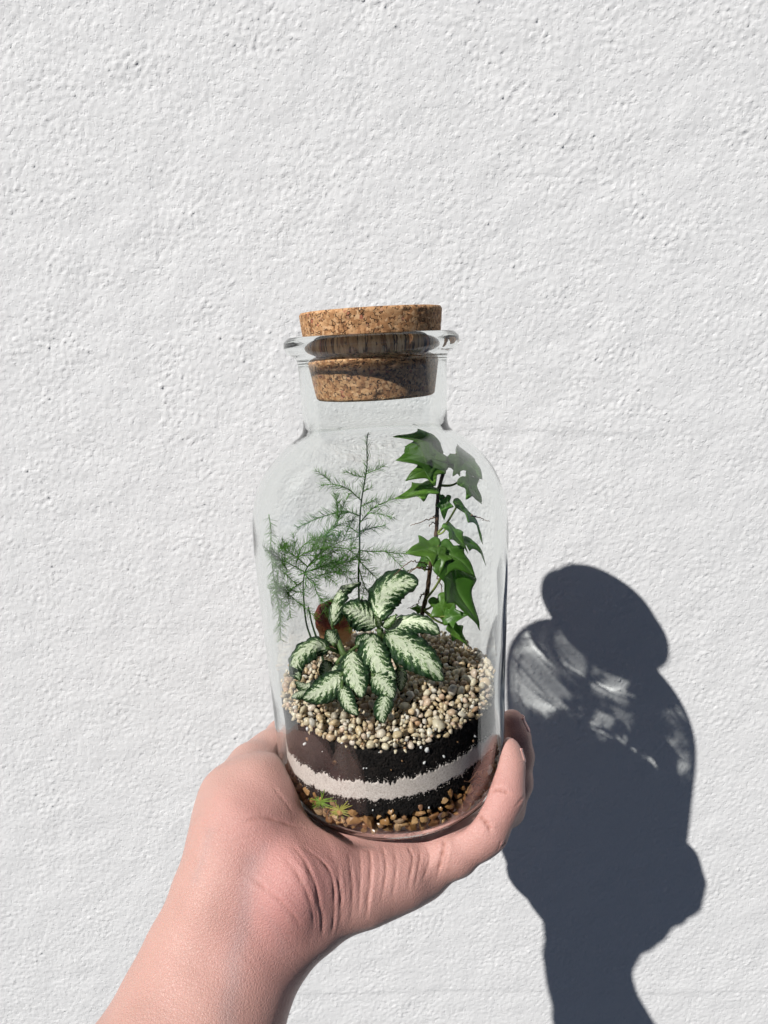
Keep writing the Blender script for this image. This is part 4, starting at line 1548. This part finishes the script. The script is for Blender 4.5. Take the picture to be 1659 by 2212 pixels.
CREASES = [  # picture-side polyline, depth mm, half-width mm
    ([(518, 1879), (545, 1897), (571, 1919), (600, 1943), (621, 1962), (640, 1985), (652, 2010)], 0.55, 0.8),
    ([(468, 1815), (490, 1815), (508, 1813), (535, 1809), (560, 1803)], 0.25, 0.6),
    ([(521, 1779), (545, 1770), (571, 1767), (595, 1772), (615, 1779), (640, 1785), (662, 1787)], 0.7, 1.0),
    ([(630, 1823), (655, 1858), (674, 1897), (688, 1942), (696, 1988), (696, 2030)], 0.85, 1.0),
    ([(612, 1850), (640, 1885), (662, 1925), (676, 1968), (680, 2020)], 0.65, 1.0),
    ([(655, 1830), (690, 1855), (714, 1885), (722, 1930), (722, 1990), (716, 2022)], 0.75, 0.9),
    ([(728, 1870), (733, 1910), (738, 1955), (736, 2010)], 0.85, 0.9),
    ([(752, 1840), (758, 1880), (762, 1930), (758, 1990)], 0.5, 0.8),
    ([(795, 1823), (800, 1860), (799, 1900), (793, 1950), (788, 1985)], 0.7, 0.9),
    ([(775, 1835), (780, 1880), (778, 1930), (772, 1980)], 0.45, 0.7),
    ([(824, 1822), (833, 1860), (832, 1900), (822, 1950)], 0.6, 0.8),
    ([(848, 1822), (856, 1860), (852, 1905), (846, 1950)], 0.45, 0.7),
    ([(880, 1823), (888, 1840), (893, 1856), (886, 1890), (880, 1925)], 0.6, 0.8),
    ([(920, 1830), (928, 1850), (924, 1875), (912, 1905)], 0.55, 0.8),
    ([(905, 1832), (908, 1856), (902, 1885), (896, 1915)], 0.45, 0.7),
    ([(958, 1806), (959, 1830), (953, 1860), (944, 1896)], 1.2, 1.0),
    ([(1030, 1758), (1042, 1768), (1054, 1782), (1062, 1800)], 1.5, 1.0),
    ([(1040, 1752), (1050, 1762), (1060, 1770)], 0.5, 0.7),
    ([(1062, 1708), (1074, 1706), (1088, 1709), (1104, 1716)], 1.3, 0.9),
    ([(1078, 1832), (1086, 1824), (1092, 1812)], 0.5, 0.7),
    ([(1072, 1840), (1078, 1826), (1082, 1810)], 0.4, 0.6),
    ([(1118, 1738), (1126, 1726), (1132, 1716)], 0.45, 0.6),
    ([(1112, 1745), (1120, 1731), (1126, 1720)], 0.35, 0.6),
    ([(585, 1690), (600, 1712), (618, 1735), (636, 1760)], 0.35, 0.7),
]
_g = random.Random(3)
for _pts, _d, _w in list(CREASES[3:16]):
    for _k in range(2):
        _dx = _g.uniform(-16, 16)
        CREASES.append(([(x + _dx + _g.uniform(-2, 2), y + _g.uniform(-8, 14)) for x, y in _pts], _d * _g.uniform(0.2, 0.45), 0.5))
for _k in range(16):
    _x, _y = _g.uniform(500, 640), _g.uniform(1890, 2090)
    CREASES.append(([(_x, _y), (_x + 14, _y + 10), (_x + 28, _y + 23 + _g.uniform(-4, 4)), (_x + 42, _y + 38)], _g.uniform(0.10, 0.22), 0.5))
VEINS = [([(545, 1860), (532, 1920), (530, 1960), (520, 2020), (505, 2070), (505, 2120), (495, 2170), (492, 2212), (480, 2300)], 0.75, 3.6),
         ([(570, 1830), (555, 1870), (540, 1900)], 0.5, 2.2), ([(452, 1800), (440, 1850), (420, 1900)], 0.5, 2.2), ([(560, 1960), (600, 2010), (612, 2060)], 0.3, 2.0)]
RED = [((650, 1860), 40, 0.5), ((600, 2060), 30, 0.5), ((900, 1850), 40, 0.4), ((1080, 1740), 30, 0.5), ((540, 1700), 26, 0.3), ((620, 1850), 26, 0.35), ((600, 1900), 20, 0.3), ((560, 1810), 16, 0.5), ((690, 1860), 18, 0.6), ((800, 1850), 22, 0.35), ((640, 2000), 18, 0.45), ((560, 2120), 26, 0.35), ((1040, 1810), 18, 0.45), ((1100, 1660), 16, 0.75), ((1085, 1740), 12, 0.45),
       ((1115, 1560), 14, 0.7), ((540, 1720), 20, 0.35), ((590, 1620), 14, 0.4), ((500, 1770), 12, 0.3), ((330, 2150), 22, 0.3), ((900, 1850), 20, 0.3), ((615, 1950), 14, 0.4), ((530, 2000), 18, 0.2)]


def build_hand():
    D = hand_field()
    v, q = surface_nets(D, HLO, VOX)
    # keep the largest piece only, then smooth the voxel steps away
    v = relax(v, q, 4)
    # refine once (Catmull-Clark) so the creases have room
    me = bpy.data.meshes.new('tmp')
    me.from_pydata((v * U).tolist(), [], q.tolist())
    ob = bpy.data.objects.new('tmp', me)
    C.objects.link(ob)
    md = ob.modifiers.new('s', 'SUBSURF')
    md.levels = md.render_levels = 1
    dg = bpy.context.evaluated_depsgraph_get()
    ev = ob.evaluated_get(dg).to_mesh()
    nv = np.empty(len(ev.vertices) * 3)
    ev.vertices.foreach_get('co', nv)
    v = nv.reshape(-1, 3) / U
    nq = np.empty(len(ev.polygons) * 4, dtype=np.int64)
    ev.polygons.foreach_get('vertices', nq)
    q = nq.reshape(-1, 4)
    nn = np.empty(len(ev.vertices) * 3)
    ev.vertices.foreach_get('normal', nn)
    nrm = nn.reshape(-1, 3)
    ob.evaluated_get(dg).to_mesh_clear()
    bpy.data.objects.remove(ob)
    bpy.data.meshes.remove(me)
    bvh = BVHTree.FromPolygons(v.tolist(), q.tolist())

    def onto(px, py):
        d = Vector(ray(px, py)).normalized()
        h = bvh.ray_cast(Vector((0, 0, 0)), d)
        return None if h[0] is None else np.array(h[0])

    def line(pts, k=3):
        pp = catmull([(a, b, 0) for a, b in pts], k)
        out = [onto(a, b) for a, b, _ in pp]
        return np.array([o for o in out if o is not None])
    facing = (nrm * (-v)).sum(1) > -0.02     # only the side the lines were read on
    disp = np.zeros(len(v))
    fidx = np.where(facing)[0]
    vf = v[fidx].astype(np.float32)
    for pts, dep, wid in CREASES:
        ln = line(pts)
        if len(ln) < 2:
            continue
        w = wid * 0.001
        lo, hi = ln.min(0) - 5 * w, ln.max(0) + 5 * w
        sub = np.where(((vf > lo) & (vf < hi)).all(1))[0]
        if not len(sub):
            continue
        sel, x = fidx[sub], vf[sub]
        best = np.full(len(sel), 1.0)
        par = np.zeros(len(sel))
        for i in range(len(ln) - 1):
            a, b = ln[i], ln[i + 1]
            ba = b - a
            if ba @ ba < 1e-12 or ba @ ba > 1e-4:
                continue
            t = np.clip(((x - a) @ ba) / (ba @ ba), 0, 1)
            dd = np.linalg.norm(x - a - t[:, None] * ba, axis=1)
            m = dd < best
            best[m] = dd[m]
            par[m] = (i + t[m]) / (len(ln) - 1)
        fade = np.clip(np.minimum(par, 1 - par) / 0.3, 0, 1) ** 0.7 * (0.75 + 0.25 * np.sin(par * 23 + dep * 60))
        disp[sel] += 0.65 * dep * 0.001 * fade * (-np.exp(-(best / (0.72 * w)) ** 2) + 0.30 * np.exp(-((best - 2.3 * w) / (1.5 * w)) ** 2))
    # broad soft unevenness of flesh, tendons at the wrist
    soft = 0.0004 * (np.sin(v[:, 0] * 210 + v[:, 2] * 90) * np.sin(v[:, 1] * 180 + v[:, 2] * 130))
    vein = np.zeros(len(v))
    for pts, amt, wid in VEINS:
        ln = line(pts)
        if len(ln) < 2:
            continue
        w = wid * 0.001
        sel = np.where(((v > ln.min(0) - 4 * w) & (v < ln.max(0) + 4 * w)).all(1) & facing)[0]
        best = np.full(len(sel), 1.0)
        for i in range(len(ln) - 1):
            a, b = ln[i], ln[i + 1]
            ba = b - a
            if ba @ ba < 1e-12:
                continue
            t = np.clip(((v[sel] - a) @ ba) / (ba @ ba), 0, 1)
            best = np.minimum(best, np.linalg.norm(v[sel] - a - t[:, None] * ba, axis=1))
        vein[sel] = np.maximum(vein[sel], amt * np.exp(-(best / w) ** 2))
    red = np.zeros(len(v))
    for (px, py), rad, amt in RED:
        c = onto(px, py)
        if c is not None:
            red += 0.38 * amt * np.exp(-((v - c) ** 2).sum(1) / (rad * 0.001) ** 2)
    fold = np.clip(-disp / 0.0006, 0, 1)  # crease depth, used to darken the skin colour there
    js = jar_sdf(v[:, 0], v[:, 1], v[:, 2])
    disp = disp + soft
    free = np.clip((js - 0.0006) / 0.002, 0, 1)       # flesh against the glass stays flush with it
    v = v + nrm * (np.where(disp > 0, disp * free, disp))[:, None]

    m, nt, bs = new_mat('skin')
    def attr(nm):
        a = nt.nodes.new('ShaderNodeAttribute')
        a.attribute_name = nm
        return a.outputs['Fac']
    n_big = noise(nt, 70, 4, 0.6)
    n_mid = noise(nt, 330, 4, 0.65)
    n_fin = noise(nt, 1500, 3, 0.6)
    base = mixc(nt, n_big.outputs[0], (0.515, 0.305, 0.252), (0.595, 0.372, 0.312))
    redf = math_n(nt, 'MULTIPLY', attr('red'), math_n(nt, 'ADD', 0.55, math_n(nt, 'MULTIPLY', n_mid.outputs[0], 0.8)), True)
    col = mixc(nt, redf, base, (0.59, 0.27, 0.25))
    col = mixc(nt, math_n(nt, 'MULTIPLY', ramp(nt, [(0.45, (0, 0, 0)), (0.7, (1, 1, 1))], n_mid.outputs[0]).outputs[0], 0.5), col, (0.58, 0.325, 0.28))
    col = mixc(nt, math_n(nt, 'MULTIPLY', attr('vein'), 0.32, True), col, (0.33, 0.30, 0.31))
    col = mixc(nt, math_n(nt, 'MULTIPLY', attr('fold'), 0.5, True), col, (0.33, 0.14, 0.10))  # creases browned in the colour to strengthen their shading
    nt.links.new(col, bs.inputs['Base Color'])
    bs.inputs['Roughness'].default_value = 0.36
    bs.inputs['Specular IOR Level'].default_value = 0.42
    bs.inputs['Subsurface Weight'].default_value = 0.10
    bs.inputs['Subsurface Radius'].default_value = (1.0, 0.35, 0.2)
    bs.inputs['Subsurface Scale'].default_value = 0.0022 * U
    # skin grain: fine criss-cross lines
    vo = node(nt, 'ShaderNodeTexVoronoi', feature='DISTANCE_TO_EDGE')
    vo.inputs['Scale'].default_value = 900 / U
    wp = nt.nodes.new('ShaderNodeVectorMath')
    wp.operation = 'MULTIPLY_ADD'
    wp.inputs[1].default_value = (0.25, 0.25, 0.25)
    nt.links.new(n_fin.outputs['Color'], wp.inputs[0])
    nt.links.new(coord(nt), wp.inputs[2])
    nt.links.new(wp.outputs[0], vo.inputs['Vector'])
    vr = ramp(nt, [(0.0, (0, 0, 0)), (0.22, (1, 1, 1))], vo.outputs[0])
    hsum = math_n(nt, 'ADD', math_n(nt, 'MULTIPLY', vr.outputs[0], 0.30), math_n(nt, 'ADD', n_fin.outputs[0], math_n(nt, 'MULTIPLY', n_mid.outputs[0], 0.5)))
    an = nt.nodes.new('ShaderNodeMapping')
    an.inputs['Rotation'].default_value = (0.3, 0.5, 0.6)
    an.inputs['Scale'].default_value = (1.0, 1.0, 4.0)
    nt.links.new(coord(nt), an.inputs[0])
    n_an = noise(nt, 600, 4, 0.65, an.outputs[0])
    hsum = math_n(nt, 'ADD', hsum, math_n(nt, 'MULTIPLY', n_an.outputs[0], 0.6))
    bump(nt, bs, hsum, 0.00034, 0.75)
    c0 = P(520, 1985, 0.227)
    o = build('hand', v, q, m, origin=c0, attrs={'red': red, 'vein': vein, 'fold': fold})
    tag(o, 'left hand with bare forearm, palm up, holding the bottle from below', 'hand')

    # nails
    mn, nt, bs = new_mat('fingernail')
    bs.inputs['Base Color'].default_value = (0.62, 0.34, 0.30, 1)
    bs.inputs['Roughness'].default_value = 0.25
    bs.inputs['Subsurface Weight'].default_value = 0.2
    bs.inputs['Subsurface Scale'].default_value = 0.001 * U
    bvh2 = BVHTree.FromPolygons(v.tolist(), q.tolist())

    def nail(chain, out_dir, label, half=0.0048, t0=0.15, t1=1.25):
        a, b = P(*chain[-2][:3]), P(*chain[-1][:3])
        ax = b - a
        L = np.linalg.norm(ax)
        ax /= L
        od = np.asarray(out_dir, float)
        od -= ax * (od @ ax)
        od /= np.linalg.norm(od)
        sd = np.cross(ax, od)
        nt_, ns = 12, 11
        vv, uvf = [], []
        for i in range(nt_):
            t = i / (nt_ - 1)
            pos = a + ax * (t0 + (t1 - t0) * t) * L
            taper = 1.0 - 0.25 * max(0, (0.25 - t) / 0.25) ** 2
            for j in range(ns):
                s = -1 + 2 * j / (ns - 1)
                ang = s * 0.95 * taper
                dirn = math.cos(ang) * od + math.sin(ang) * sd
                hit = bvh2.ray_cast(Vector(pos + dirn * 0.02), Vector(-dirn))
                if hit[0] is not None and t < 0.85:
                    p = np.array(hit[0]) + dirn * (0.00035 * (1 - abs(s) ** 4) - 0.0002 * abs(s) ** 4 - 0.0004 * max(0, 0.12 - t) / 0.12)
                    last = np.linalg.norm(p - pos)
                else:
                    p = pos + dirn * (vv_r[j] if len(vv_r) > j else 0.006)
                if t < 0.85:
                    if len(vv_r) <= j:
                        vv_r.append(0)
                    vv_r[j] = (p - pos) @ dirn
                vv.append(p)
        ff = [(i * ns + j, i * ns + j + 1, (i + 1) * ns + j + 1, (i + 1) * ns + j) for i in range(nt_ - 1) for j in range(ns - 1)]
        no = build('fingernail', np.array(vv), ff, mn, o, origin=world_loc(o))
        solidify(no, 0.0004)
        no['label'] = label
    vv_r = []
    nail(PINKY, (0.82, 0.30, 0.0), 'pink nail of the little finger')
    vv_r = []
    nail(RING, (0.84, 0.22, 0.0), 'pink nail of the ring finger')


build_hand()
